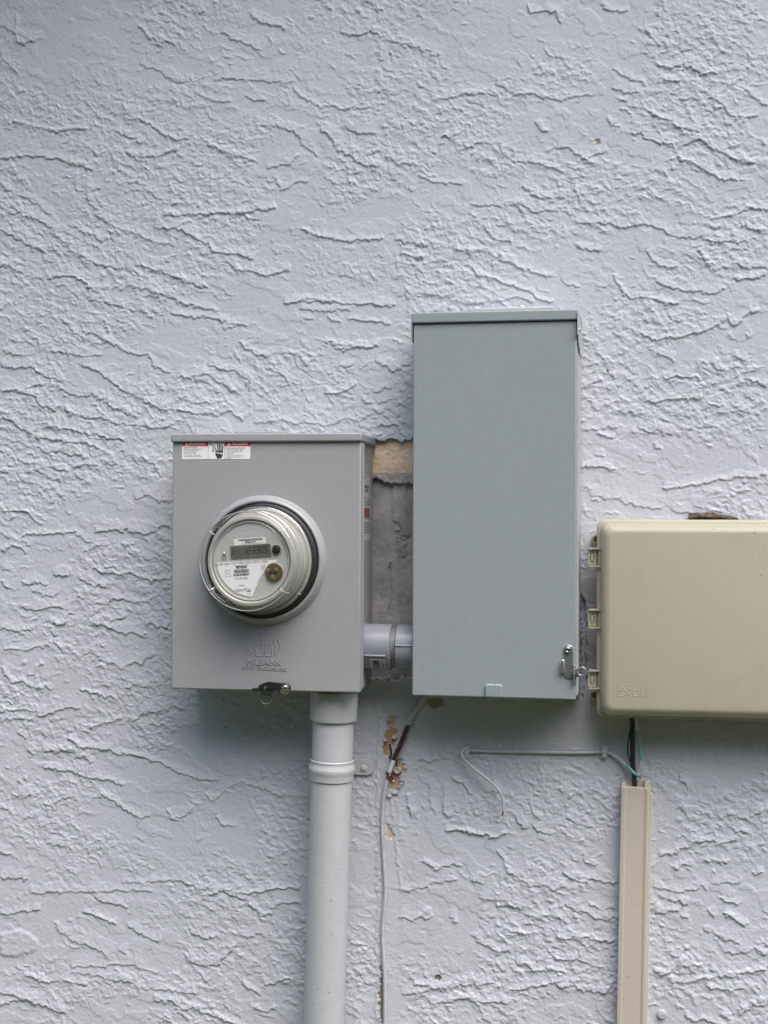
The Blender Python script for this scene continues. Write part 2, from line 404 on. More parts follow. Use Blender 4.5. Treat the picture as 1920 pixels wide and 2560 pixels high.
TR.append((960, 0, .5787, [
 [(0,170),(60,190),(120,195),(170,220),(250,240)],[(620,20),(640,60),(700,50),(750,55),(770,100)],[(930,20),(970,45),(1030,50),(1060,40)],
 [(200,435),(280,425),(360,405),(440,410),(500,425)],[(550,415),(640,405),(690,425),(760,435),(850,420),(915,418)],[(980,300),(1020,325),(1080,345),(1130,365)],
 [(980,370),(1010,390),(1070,405),(1115,400)],[(1130,480),(1190,515),(1240,525),(1260,555),(1370,570)],[(1180,280),(1230,290),(1290,285),(1340,300),(1380,330),(1450,318)],
 [(1390,425),(1450,440),(1475,480),(1500,500),(1560,505),(1620,500)],[(1555,380),(1600,430),(1640,455),(1659,450)],[(1065,580),(1110,580),(1140,605),(1200,620),(1260,635)],
 [(1280,625),(1370,605),(1400,640),(1470,660),(1520,695),(1600,710)],[(1260,670),(1280,690),(1350,715),(1410,750),(1450,775),(1530,780)],[(740,635),(790,640),(830,660),(875,690),(920,660),(960,660)],
 [(500,620),(520,670),(570,705),(640,700),(700,720),(775,750)],[(335,620),(360,640),(420,620),(480,630)],[(590,800),(640,850),(700,855),(790,850)],[(820,800),(835,840),(855,875)],
 [(370,885),(460,890),(540,885),(600,885),(640,915),(740,905)],[(820,960),(900,965),(1000,975),(1020,990),(1100,970),(1190,985),(1220,1010),(1300,1025),(1360,1025),(1420,1050),(1480,1045),(1560,1040)],
 [(820,1060),(870,1080),(940,1090)],[(310,1070),(400,1085),(440,1090),(480,1110),(540,1130),(610,1165),(700,1190),(735,1195)],[(385,1150),(400,1190),(470,1205),(560,1240),(640,1265),(660,1290),(730,1310)],
 [(135,1265),(240,1280),(340,1305),(400,1310),(480,1300),(560,1290),(650,1310)],[(980,1180),(1020,1240),(1030,1270),(1070,1290),(1130,1285),(1200,1305),(1280,1310)],
 [(1170,1215),(1230,1235),(1300,1260),(1430,1270),(1480,1245)],[(1530,970),(1580,990),(1659,1000)],[(1400,950),(1480,940),(1560,905),(1659,905)],[(1500,1205),(1570,1205),(1659,1195)],
 [(1510,1135),(1560,1155),(1659,1160)],[(1130,1080),(1160,1130),(1200,1160),(1280,1160)],[(760,1205),(800,1235),(860,1245)],[(150,760),(210,795),(270,790),(350,800)],[(0,670),(60,705),(130,715)],
 [(1200,340),(1280,360)],[(1130,120),(1160,170),(1200,200)],[(250,590),(300,590),(330,575)],[(650,520),(680,565),(710,570)],[(960,500),(980,550),(1010,530)],[(70,1095),(120,1110),(170,1115)],
 [(40,1040),(110,1050),(190,1060)],[(420,970),(480,1030),(560,1050)],[(1360,1070),(1390,1140),(1430,1145)]]))
TR.append((440, 640, .3617, [
 [(0,320),(60,335),(130,360),(250,370),(300,390)],[(540,100),(580,125),(680,128),(740,110),(790,85)],[(0,140),(60,185),(130,205),(220,215)],[(840,360),(880,375),(960,380),(1050,388),(1120,378),(1180,370),(1230,390)],
 [(740,325),(820,325),(900,290),(960,290),(1000,320),(1080,320),(1160,340)],[(1340,320),(1420,340),(1520,340)],[(1030,950),(1110,962),(1170,930),(1250,875)],[(1370,745),(1440,750),(1510,790),(1560,765),(1630,740)],
 [(210,760),(280,770),(350,795),(420,800),(470,830),(510,860),(515,930)],[(0,820),(90,840),(150,825),(240,830),(280,870),(340,895),(390,925),(450,950)],[(0,980),(80,995),(130,1010),(230,1010)],
 [(0,1065),(90,1080),(180,1085),(290,1100),(370,1065),(430,1110),(460,1145)],[(720,1110),(770,1145),(820,1165),(880,1140),(940,1155),(1040,1172),(1110,1150),(1180,1125),(1240,1135),(1310,1120),(1380,1085)],
 [(530,1140),(620,1148),(680,1125)],[(1380,1175),(1480,1180),(1550,1175)],[(440,590),(480,650),(560,690),(655,708)],[(630,770),(700,810),(760,840),(785,905)],[(310,505),(350,500),(430,482)],
 [(1030,430),(1080,455),(1160,465)],[(860,700),(910,745),(975,685)],[(1080,630),(1170,655),(1260,630),(1410,628)],[(1120,755),(1180,775),(1250,735)],[(1190,440),(1280,455),(1400,460),(1490,480)],
 [(850,440),(960,440)],[(1280,980),(1320,1015),(1370,1000)],[(1360,940),(1390,950),(1430,910),(1500,920)]]))
TR.append((1440, 740, .2893, [
 [(505,325),(560,335),(610,355),(700,375),(790,365),(870,362),(940,345),(1020,325),(1120,290),(1210,260),(1270,225)],[(1300,140),(1320,210),(1360,255),(1400,225),(1480,165),(1590,120)],
 [(700,40),(760,80),(810,60),(900,75)],[(800,170),(850,200),(920,240)],[(690,490),(760,515),(830,540),(870,555)],[(750,715),(820,710),(870,680),(930,695),(1010,712)],[(1440,700),(1500,725),(1580,745),(1659,785)],
 [(370,1000),(430,1015),(490,1000),(540,1040)],[(580,905),(660,915),(740,890),(850,875),(930,890),(1010,880),(1090,890)],[(1110,935),(1180,945),(1290,945)],
 [(530,1130),(590,1155),(650,1185),(700,1150),(760,1180),(820,1190),(860,1150)],[(50,1160),(180,1155),(280,1140),(370,1125)],[(170,1190),(230,1215),(330,1240)],
 [(740,1640),(770,1665),(880,1645),(1010,1625),(1120,1610),(1240,1590),(1350,1585),(1400,1560),(1500,1570),(1659,1560)],[(120,1725),(200,1745),(290,1765),(370,1755),(420,1800),(470,1790),(560,1810),(640,1840),(770,1830)],
 [(815,1820),(860,1865),(950,1865),(1020,1885)],[(280,670),(310,700),(345,700)],[(160,480),(210,530),(260,600)],[(150,1380),(200,1395),(260,1375)],[(40,1480),(130,1480),(200,1475),(290,1500),(340,1490)],
 [(1430,1590),(1470,1615),(1500,1610)],[(660,1260),(690,1300),(730,1335)],[(1360,480),(1400,530),(1450,560)],[(1460,320),(1490,380)],[(1180,860),(1220,880),(1270,890)],[(1210,980),(1290,1010)],
 [(1050,610),(1100,580),(1140,600)],[(1160,600),(1260,650)]]))
TR.append((0, 900, .2713, [
 [(0,35),(110,70),(200,60),(310,65),(350,120),(430,165),(500,180),(570,190)],[(740,50),(830,70),(880,100),(960,160),(1060,215),(1130,280),(1230,320),(1320,370),(1400,420),(1500,455),(1622,460)],
 [(550,260),(620,315),(720,325),(760,350),(850,310),(920,370),(990,330)],[(20,285),(150,305),(270,315),(330,345),(370,420),(490,462),(580,435)],
 [(600,450),(700,505),(800,535),(930,545),(1030,570),(1150,600),(1260,600),(1380,605),(1500,620),(1622,600)],[(0,525),(100,560),(150,620),(230,660),(320,680)],[(320,705),(430,715),(560,755),(650,770),(760,765),(860,785),(930,800)],
 [(430,600),(500,610),(560,640),(660,650),(750,680),(850,695),(950,705),(1070,715),(1140,745)],[(330,790),(390,830),(480,850),(560,860),(600,878),(700,875),(800,900)],
 [(160,905),(210,950),(340,955),(420,985),(480,985),(560,1010),(640,1040)],[(690,985),(830,960),(900,975)],[(970,390),(1040,430),(1120,445),(1190,505),(1280,540)],[(960,910),(1010,945),(1100,940)],
 [(1220,940),(1300,890),(1330,940),(1400,950),(1450,990)],[(1230,1265),(1330,1240),(1400,1260),(1460,1300),(1570,1305)],[(60,1345),(100,1395),(180,1380),(270,1410),(320,1480),(390,1520)],
 [(200,1610),(330,1605),(480,1600),(640,1590),(720,1590)],[(680,1640),(740,1630),(820,1680),(900,1705),(980,1710),(1010,1680)],
 [(870,1575),(980,1570),(1060,1560),(1120,1590),(1170,1555),(1270,1590),(1340,1605),(1430,1575),(1470,1535),(1570,1525)],[(1120,1685),(1170,1720),(1240,1780),(1330,1830),(1400,1865)],
 [(0,1740),(40,1755),(110,1705),(200,1720),(240,1780)],[(850,1910),(930,1950),(1030,1960),(1100,1975),(1210,1955),(1290,2000),(1400,2045),(1500,2010),(1570,2010)],[(480,1970),(560,1980),(640,1985)]]))
TR.append((0, 1400, .2652, [
 [(200,180),(220,230),(270,245),(330,200),(380,225),(450,240)],[(0,170),(50,250),(100,280)],[(290,280),(350,305),(400,345),(500,335),(560,340)],[(750,150),(780,200),(820,195),(870,245),(940,235),(1020,270)],
 [(710,345),(830,355),(900,405),(1000,430),(1070,365),(1130,380),(1190,380),(1270,420),(1330,410)],[(220,410),(240,455),(290,475),(380,455),(480,440),(600,460)],[(960,520),(1060,572),(1140,550),(1200,515)],
 [(870,575),(930,615),(1040,635),(1100,660),(1190,690),(1290,680),(1350,720),(1400,690)],[(1380,640),(1420,585),(1480,640),(1600,610)],[(0,655),(90,650),(160,665),(260,655),(340,655)],
 [(20,830),(130,840),(200,845),(270,865),(330,830),(430,825),(500,810)],[(10,1000),(60,1080),(130,1160),(220,1155),(260,1195),(350,1205),(440,1195),(510,1220)],[(250,1095),(320,1080),(370,1020),(430,975)],
 [(740,1190),(830,1250),(930,1270),(1000,1290),(1100,1280)],[(1160,1215),(1220,1215),(1260,1190),(1420,1180)],[(0,1450),(60,1420),(200,1415),(330,1430)],[(0,1535),(80,1505),(200,1495),(320,1490)],
 [(340,1475),(420,1455),(500,1440),(540,1410),(690,1395),(760,1415)],[(1200,1470),(1280,1530),(1340,1450),(1470,1445),(1550,1400),(1600,1420)],[(740,1625),(830,1610),(920,1550),(1000,1530),(1070,1500),(1160,1490)],
 [(620,1660),(700,1715),(790,1790),(830,1765),(930,1790),(1020,1780),(1100,1810),(1200,1840),(1370,1865)],[(430,1790),(550,1815),(640,1780),(720,1810),(820,1880)],[(460,670),(510,710),(560,700)],[(500,750),(560,800),(600,840)],
 [(500,600),(590,600),(640,530),(690,490)],[(920,950),(1040,980),(1140,1030),(1200,990),(1270,965),(1350,970),(1380,930),(1470,860)],[(0,95),(100,90)],[(170,1600),(200,1650),(260,1680)],[(250,1790),(330,1830)]]))
TR.append((0, 1800, .4581, [
 [(360,90),(450,150),(560,155),(650,180),(780,205),(880,240),(980,280),(1080,315),(1190,335)],[(230,140),(260,165),(330,165),(400,180),(480,220),(500,245)],[(230,260),(330,270),(430,290),(490,320),(540,312),(630,340),(680,370)],
 [(235,450),(290,478),(320,440),(390,410)],[(540,380),(560,410),(620,440),(650,470),(690,500),(770,535),(830,520)],[(910,480),(940,540),(1010,520),(1060,480)],
 [(1120,400),(1160,445),(1210,420),(1240,370),(1300,345),(1380,360),(1460,380),(1500,410),(1550,420)],[(165,945),(260,942),(400,943),(560,940),(700,935),(830,928)],[(660,885),(760,890),(830,885),(920,875),(980,885),(1080,910),(1230,920),(1320,915)],
 [(510,960),(560,990),(640,1005),(700,1025)],[(0,1055),(60,1055),(140,1040),(220,1040)],[(450,1050),(520,1070),(580,1095),(640,1115)],
 [(690,1115),(760,1155),(820,1190),(875,1205)],[(370,1190),(420,1215),(480,1225),(560,1270),(610,1320)],[(290,1100),(330,1150),(380,1180)],[(1000,1280),(1040,1320),(1100,1345),(1180,1340),(1230,1290),(1290,1220)],
 [(380,1340),(470,1345),(560,1350),(640,1340),(730,1335),(800,1360)],[(380,1375),(460,1390),(540,1400),(620,1420),(720,1435),(760,1460),(860,1470),(980,1485),(1080,1490)],[(830,1520),(900,1530),(980,1530),(1040,1560),(1130,1570)],
 [(340,1420),(400,1440),(480,1450)],[(1130,950),(1200,930),(1280,950),(1350,990),(1420,1080),(1490,1050),(1510,1000),(1640,990)],[(1300,1150),(1360,1190),(1420,1170),(1450,1190)],[(1440,1440),(1510,1430),(1600,1400)],
 [(1380,1560),(1460,1595),(1520,1570)],[(1280,940),(1380,940),(1500,920),(1640,915)],[(1310,1420),(1380,1480),(1430,1500)],[(0,1560),(70,1540),(140,1530),(200,1560)],[(0,860),(60,865),(160,870)],[(260,680),(340,690),(400,700)],
 [(1180,520),(1220,580),(1290,575)],[(90,330),(130,350)],[(1040,1160),(1110,1190),(1180,1180)],[(640,1260),(700,1285)]]))
TR.append((920, 2000, .3858, [
 [(150,575),(250,595),(320,575),(390,570),(400,550),(450,535),(520,520),(590,530)],[(340,390),(400,420),(430,450),(490,425),(570,415),(610,440)],[(830,320),(880,400),(910,475),(960,490),(1000,530),(1050,560),(1130,550),(1200,570),(1290,555)],
 [(650,530),(720,535),(760,560)],[(710,620),(740,640),(810,650),(880,640),(950,660)],[(820,690),(900,690),(1000,705)],[(1250,465),(1310,490),(1390,540),(1460,515),(1530,535),(1620,540)],[(190,745),(240,765),(290,785),(320,760),(390,770),(430,750)],
 [(1030,750),(1070,765),(1180,755),(1260,770)],[(1230,690),(1300,690),(1350,730),(1410,720),(1480,765),(1620,765)],[(880,840),(960,850),(1040,865),(1120,865)],[(1210,880),(1300,890),(1420,885),(1520,910),(1620,915)],
 [(670,860),(720,930),(790,960),(840,1000),(920,970)],[(1190,1010),(1240,1030),(1320,1035),(1400,1040),(1460,1075),(1540,1090)],[(960,1070),(1030,1060),(1070,1095),(1120,1115),(1200,1100),(1280,1120)],[(290,1190),(360,1200),(410,1195)],
 [(390,1318),(480,1315),(540,1295),(610,1285),(680,1300),(760,1310),(840,1300),(910,1305)],[(900,1245),(1000,1225),(1100,1205),(1210,1190),(1280,1225)],[(220,1262),(320,1245),(430,1225),(560,1215),(700,1190),(800,1165)],
 [(1350,1190),(1400,1230),(1470,1245),(1540,1240),(1600,1165)],[(750,1390),(770,1425),(810,1445)],[(1390,330),(1400,390),(1440,425),(1500,415)],[(520,740),(560,770),(580,780)],
 [(960,110),(1000,150),(1020,190)],[(490,20),(500,80),(540,115)],[(250,10),(265,60),(280,100)],[(1290,110),(1370,160),(1450,195)],[(1420,680),(1500,700),(1600,700)]]))
TR.append((900, 1700, .3014, [
 [(550,850),(580,920),(570,1000),(600,1075),(650,1120)],[(690,850),(700,960),(700,1080),(740,1150)],[(390,940),(400,1060),(430,1130)],[(760,830),(860,850),(890,900),(930,960)],[(1380,960),(1430,1090),(1500,1160)],
 [(1280,1130),(1340,1190),(1380,1240)],[(480,670),(560,670),(640,660)],[(1430,1220),(1500,1260),(1560,1280)],[(290,980),(310,1090),(320,1200),(325,1340)],[(1080,900),(1130,930),(1180,910)]]))
TR.append((1600, 1900, .1929, [
 [(480,620),(570,660),(600,730),(660,790),(730,790),(760,720)],[(1020,770),(1080,735),(1190,720),(1280,755),(1390,765)],
 [(270,1245),(310,1215),(400,1215),(470,1165),(550,1135),(630,1110),(660,1070),(800,1060),(930,1060),(1050,1080),(1150,1080),(1180,1050),(1250,1015)],
 [(150,1625),(220,1630),(280,1665),(380,1670),(450,1690),(520,1700),(600,1680),(700,1670),(760,1620),(840,1670),(880,1680)],[(360,1800),(450,1835),(520,1810),(550,1850),(620,1870)],[(400,1410),(470,1390),(520,1345),(600,1340),(680,1360)],
 [(920,1560),(1040,1600),(1100,1555),(1180,1600),(1260,1590),(1330,1560)],[(1000,1330),(1080,1340),(1190,1300)],[(790,1270),(860,1325),(900,1300)],[(170,1965),(280,1970),(370,1965),(430,1945),(490,1980)],[(500,2000),(570,2030),(640,2040)],
 [(1200,880),(1260,935),(1350,935),(1440,970)],[(500,200),(540,270),(600,310),(640,400)],[(1020,1790),(1100,1830),(1200,1850),(1290,1870)],[(1060,1980),(1180,2030)],[(880,1920),(930,2000),(980,2050)],
 [(1400,710),(1470,710),(1520,670),(1600,655)],[(1430,1430),(1480,1470),(1560,1455),(1620,1400)]]))
TR.append((1480, 2260, .2652, [
 [(590,70),(680,70),(760,60),(800,75)],[(820,100),(920,130)],[(1220,90),(1300,110),(1360,160),(1430,200),(1500,170)],[(1230,450),(1320,455),(1400,440),(1500,465)],[(1510,400),(1580,440),(1640,470)],
 [(1060,180),(1060,250),(1130,270)],[(1150,240),(1200,310),(1330,330),(1390,370)],[(570,630),(640,670),(750,640)],[(730,740),(790,750),(870,735),(980,715),(1080,700),(1180,680),(1240,660),(1330,680),(1400,700)],
 [(1240,660),(1400,655),(1500,635),(1659,605)],[(1055,770),(1140,795),(1240,805),(1330,825),(1430,800)],[(780,580),(860,580),(890,600),(980,560),(1020,590)],[(1390,950),(1440,1000),(1500,970)],[(1500,920),(1570,960),(1640,960)],
 [(850,1010),(890,1060),(970,1120),(1050,1080)],[(1200,1010),(1240,1060),(1320,1070)],[(0,320),(70,350),(150,350),(220,345)],[(0,120),(100,110),(210,130)],[(60,800),(130,825),(180,760),(220,700)]]))

# small random crumbs and short edges everywhere, denser in patches
dens = .55 * vnoise(GX, GZ, .16, .11, 31, .3) + .45 * vnoise(GX, GZ, .06, .045, 32, .2)
def densat(x, z):
    j = min(NZ - 1, max(0, int((z - Z0) / STEP))); i = min(NX - 1, max(0, int((x - X0) / STEP))); return dens[j, i]
cnt = 0
while cnt < 12500:
    x = random.uniform(X0, X1); z = random.uniform(Z0, Z1)
    if densat(x, z) < random.uniform(.30, .64): continue
    cnt += 1
    ln = random.choice([.006, .008, .010, .014, .020, .030]) * random.uniform(.7, 1.3)
    ang = math.radians(random.gauss(-20, 26)); cv = random.uniform(-.6, 1.0)
    pts = []
    for k in range(5):
        t = (k / 4 - .5) * ln
        q = cv * (t * t / ln - ln / 12)
        pts.append((x + t * math.cos(ang) - q * math.sin(ang), z + t * math.sin(ang) + q * math.cos(ang)))
    stroke(pts, random.uniform(.0006, .0018), random.uniform(.002, .0055), .5, .0008, ln * .3)
for ox, oy, sc, L in TR:
    for poly in L:
        stroke(pxs(poly, ox, oy, sc), random.uniform(.0021, .0032), random.uniform(.009, .022), .55, .0007, .0035)
# outside the photographed part: the same kind of long edges
for k in range(230):
    x = random.uniform(X0, X1); z = random.uniform(Z0, Z1)
    if -.90 < x < .33 and .70 < z < 2.26: continue
    ln = random.uniform(.04, .16); ang = math.radians(random.gauss(-14, 16)); cv = random.uniform(-.3, .6); pts = []
    for q in range(9):
        t = (q / 8 - .5) * ln; b = cv * (t * t / ln - ln / 12) + random.uniform(-.004, .004)
        pts.append((x + t * math.cos(ang) - b * math.sin(ang), z + t * math.sin(ang) + b * math.cos(ang)))
    stroke(pts, random.uniform(.002, .0035), random.uniform(.010, .022))

# lumps: plateaus and crumbs with crisp rims
rough = .12 + .88 * sstep(.40, .60, dens)
n1 = .6 * vnoise(WX, WZ, .010, .0065, 41, -.3) + .4 * vnoise(WX, WZ, .0055, .004, 42, -.3)
HF += rough * .0008 * sstep(.54, .60, n1)
n2 = .65 * vnoise(WX, WZ, .034, .017, 43, -.35) + .35 * vnoise(WX, WZ, .013, .009, 44, -.2)
HF += .0007 * sstep(.55, .58, n2)
n3 = vnoise(WX, WZ, .0046, .0038, 45)
HF += (.30 + .70 * rough) * .0007 * sstep(.62, .72, n3)
n4 = vnoise(GX, GZ, .0085, .0060, 49, -.5)
HF += rough * .0007 * sstep(.64, .69, n4)
HF += .00012 * (vnoise(GX, GZ, .004, .004, 46) - .5) + .0016 * (vnoise(GX, GZ, .22, .16, 47) - .5) + .0010 * (vnoise(GX, GZ, .07, .05, 48) - .5)

def poly_mask(poly, warp=True, soft=None):
    """1 inside a polygon given in metres"""
    pts = np.array(poly); mx = .02
    i0 = max(0, int((pts[:, 0].min() - mx - X0) / STEP)); i1 = min(NX, int((pts[:, 0].max() + mx - X0) / STEP) + 1)
    j0 = max(0, int((pts[:, 1].min() - mx - Z0) / STEP)); j1 = min(NZ, int((pts[:, 1].max() + mx - Z0) / STEP) + 1)
    x = (WX if warp else GX)[j0:j1, i0:i1]; z = (WZ if warp else GZ)[j0:j1, i0:i1]
    ins = np.zeros(x.shape, bool); n = len(pts)
    for k in range(n):
        a, b = pts[k], pts[(k + 1) % n]
        if a[1] == b[1]: continue
        c = ((a[1] > z) != (b[1] > z)) & (x < (b[0] - a[0]) * (z - a[1]) / (b[1] - a[1]) + a[0])
        ins ^= c
    return (slice(j0, j1), slice(i0, i1)), ins

def blur(a, n=1):
    for _ in range(n):
        a = (a + np.roll(a, 1, 0) + np.roll(a, -1, 0)) / 3; a = (a + np.roll(a, 1, 1) + np.roll(a, -1, 1)) / 3
    return a

# smoother hand-patched bands
calm = np.zeros_like(HF)
def pix(poly): return [(P(a, b).x, P(a, b).z) for a, b in poly]
for poly, amt in [([(905, 1735), (1030, 1735), (1015, 1830), (1000, 1990), (1004, 2560), (945, 2560), (955, 1950), (905, 1900)], .6),
                  ([(430, 1722), (770, 1722), (770, 1850), (600, 1830), (430, 1780)], .12),
                  ([(1040, 1740), (1900, 1790), (1900, 1900), (1480, 1910), (1180, 1900), (1040, 1860)], .1),
                  ([(1440, 1400), (1500, 1400), (1500, 1800), (1440, 1800)], .2)]:
    sl, ins = poly_mask(pix(poly)); calm[sl] = np.maximum(calm[sl], ins * amt)
calm = blur(calm, 12)
HF = HF * (1 - calm)
# long vertical patch edges beside the telephone cable
stroke(pix([(949, 1760), (951, 1850), (946, 1950), (948, 2060), (947, 2200), (944, 2330), (946, 2450), (943, 2560)])[::-1], .0026, .006, .6, .0012, .01)
stroke(pix([(978, 1985), (985, 2050), (990, 2110), (996, 2190), (1002, 2240)]), .0020, .008, .5, .0012, .01)
# the oval pad, the flat tongue with its smooth bead, and a few single lumps
def pad(poly, h):
    global HF
    sl, ins = poly_mask(pix(poly)); m = blur(ins.astype(np.float32), 3); h = h * .62; m = m * (.75 + .5 * vnoise(GX[sl], GZ[sl], .006, .005, 61))
    HF[sl] = np.maximum(HF[sl], m * h)
pad([(0, 2335), (40, 2322), (70, 2330), (95, 2355), (98, 2368), (85, 2382), (50, 2390), (0, 2387)], .0042)
pad([(0, 2345), (40, 2340), (66, 2352), (60, 2362), (0, 2366)], .0028)
pad([(1235, 2068), (1285, 2062), (1280, 2085), (1245, 2095), (1205, 2086)], .0030)
stroke(pix([(1112, 2073), (1150, 2078), (1200, 2082), (1240, 2092), (1262, 2086), (1276, 2084)]), .0055, .008, .8, .0012, .006)
pad([(1112, 2064), (1130, 2060), (1134, 2078), (1116, 2082)], .004)
for (u, v, r, h) in [(1140, 2300, 8, .006), (1065, 2280, 14, .005), (1010, 2288, 12, .0045), (1425, 2095, 9, .004), (1190, 1905, 10, .004), (500, 2010, 8, .003), (220, 2030, 7, .004), (60, 1660, 9, .005),
                     (1700, 2050, 10, .004), (1860, 2045, 6, .004), (1350, 2440, 9, .004), (640, 2120, 8, .003), (1810, 795, 12, .005), (1500, 1345, 8, .004)]:
    q = P(u, v); pad([(u + r * math.cos(a) * random.uniform(.8, 1.2), v + .7 * r * math.sin(a)) for a in [k * .63 for k in range(10)]], h)

HF = (blur(HF, 1) * .40 + HF * .60) * .88

# colour of the paint: bare tan spots where it has flaked
TINT = np.ones((NZ, NX, 4), np.float32); TINT[..., :3] = PAINT
def zc(poly, ox, oy, sc): return [(P(ox + a * sc, oy + b * sc).x, P(ox + a * sc, oy + b * sc).z) for a, b in poly]
Z3 = (940, 1740, 1 / 8.507)
TAN = (0.50, 0.335, 0.185)
for poly, col in [(zc([(270,440),(400,470),(410,540),(330,640),(240,740),(230,600)], *Z3), (0.50, 0.36, 0.25)),
                  (zc([(200,790),(270,690),(390,700),(410,800),(420,900),(390,980),(330,1060),(300,1020),(280,1250),(180,1230),(175,1000),(190,880)], *Z3), (0.44, 0.30, 0.15)),
                  (zc([(440,1390),(600,1480),(570,1540),(520,1660),(470,1720),(470,1830),(440,1950),(330,2010),(260,2000),(330,1880),(360,1800),(340,1700),(340,1500),(420,1480)], *Z3), (0.58, 0.40, 0.22)),
                  (zc([(200,1620),(330,1640),(350,1800),(260,1760),(210,1700)], *Z3), (0.25, 0.10, 0.05)),
                  (zc([(125,150),(150,150),(165,245),(125,245)], 920, 2000, .3858), (0.54, 0.47, 0.38)),
                  (zc([(1462,920),(1500,925),(1485,950)], 900, 1700, .3014), (0.52, 0.42, 0.3)),
                  (zc([(545,150),(690,160),(680,210),(610,230),(560,200)], 900, 1700, .3014), (0.36, 0.29, 0.20)),
                  ([(P(a, b).x, P(a, b).z) for a, b in [(1515, 925), (1522, 925), (1520, 934), (1514, 932)]], (0.32, 0.14, 0.08)),
                  ([(P(a, b).x, P(a, b).z) for a, b in [(1487, 350), (1498, 350), (1500, 360), (1490, 364)]], (0.36, 0.30, 0.22)),
                  ([(P(a, b).x, P(a, b).z) for a, b in [(1083, 2438), (1104, 2440), (1100, 2452), (1088, 2452)]], (0.22, 0.19, 0.16)),
                  ([(P(a, b).x, P(a, b).z) for a, b in [(952, 2410), (962, 2430), (961, 2560), (951, 2560), (949, 2480)]], (0.24, 0.21, 0.18))]:
    sl, ins = poly_mask(poly); TINT[sl][ins] = (*col, 1)
    HF[sl] = np.where(ins, HF[sl] * .3 - .0016, HF[sl])

# the missing piece of stucco between the two boxes
HOLE = pix([(905, 1108), (915, 1098), (960, 1104), (975, 1100), (1000, 1102), (1040, 1094), (1060, 1094), (1060, 1690), (1048, 1700), (1010, 1694), (985, 1704), (960, 1690), (935, 1697), (905, 1690)])
sl, ins = poly_mask(HOLE)
HF[sl] = np.where(ins, -.030, HF[sl])
GAPS = pix([(1452, 1480), (1464, 1500), (1466, 1700), (1460, 1745), (1450, 1745)])
sl, ins = poly_mask(GAPS)
HF[sl] = np.where(ins, -.010, HF[sl])

# seam fades to flat
edge = np.minimum(np.minimum(GX - X0, X1 - GX), np.minimum(GZ - Z0, Z1 - GZ))
HC = np.maximum(HF, -.001)

def grid_mesh(name, gx, gz, hf, tint, material, parent):
    nz, nx = gx.shape
    co = np.empty((nz * nx, 3), np.float32); co[:, 0] = gx.ravel(); co[:, 1] = -hf.ravel(); co[:, 2] = gz.ravel()
    idx = np.arange(nz * nx, dtype=np.int32).reshape(nz, nx)
    a = idx[:-1, :-1].ravel(); b = idx[:-1, 1:].ravel(); c = idx[1:, 1:].ravel(); d = idx[1:, :-1].ravel()
    q = np.stack([a, b, c, d], 1).ravel()
    me = bpy.data.meshes.new(name); me.vertices.add(nz * nx); me.vertices.foreach_set('co', co.ravel())
    nf = len(a); me.loops.add(nf * 4); me.loops.foreach_set('vertex_index', q)
    me.polygons.add(nf); me.polygons.foreach_set('loop_start', np.arange(0, nf * 4, 4, dtype=np.int32))
    me.update(calc_edges=True)
    me.polygons.foreach_set('use_smooth', np.ones(nf, bool))
    ca = me.color_attributes.new('tint', 'FLOAT_COLOR', 'POINT'); ca.data.foreach_set('color', tint.ravel())
    me.materials.append(material)
    o = bpy.data.objects.new(name, me); scene.collection.objects.link(o)
    if parent: o.parent = parent
    return o

wall_root = thing('stucco_wall', 'pale blue grey house wall of troweled stucco behind all the boxes and pipes', 'wall', (0, 0, 0))
grid_mesh('stucco', GX, GZ, HF, TINT, M['wall'], wall_root)
for (a, b, c, d) in [(-3.4, X0, 0, 3.05), (X1, 2.8, 0, 3.5), (X0, X1, 0, Z0), (X0, X1, Z1, 3.0)]:
    nx = max(3, int((b - a) / .0045)); nz = max(3, int((d - c) / .0045))
    gx, gz = np.meshgrid(np.linspace(a, b, nx), np.linspace(c, d, nz))
    gx = gx.astype(np.float32); gz = gz.astype(np.float32)
    mi = np.abs(((gx - X0) / (X1 - X0) + 1) % 2 - 1); mi = 1 - mi
    mj = np.abs(((gz - Z0) / (Z1 - Z0) + 1) % 2 - 1); mj = 1 - mj
    mi = 1 - mi; mj = 1 - mj      # folds back and forth over the same trowel pattern
    h = HC[np.clip((mj * (NZ - 1)).round().astype(np.int32), 0, NZ - 1), np.clip((mi * (NX - 1)).round().astype(np.int32), 0, NX - 1)]
    t = np.ones((*gx.shape, 4), np.float32); t[..., :3] = PAINT
    top_ = 1.78 + (gx + 3.4) / 6.2 * 2.97 + .015
    gz = np.minimum(gz, top_)
    grid_mesh('stucco', gx, gz, h, t, M['wall'], wall_root)

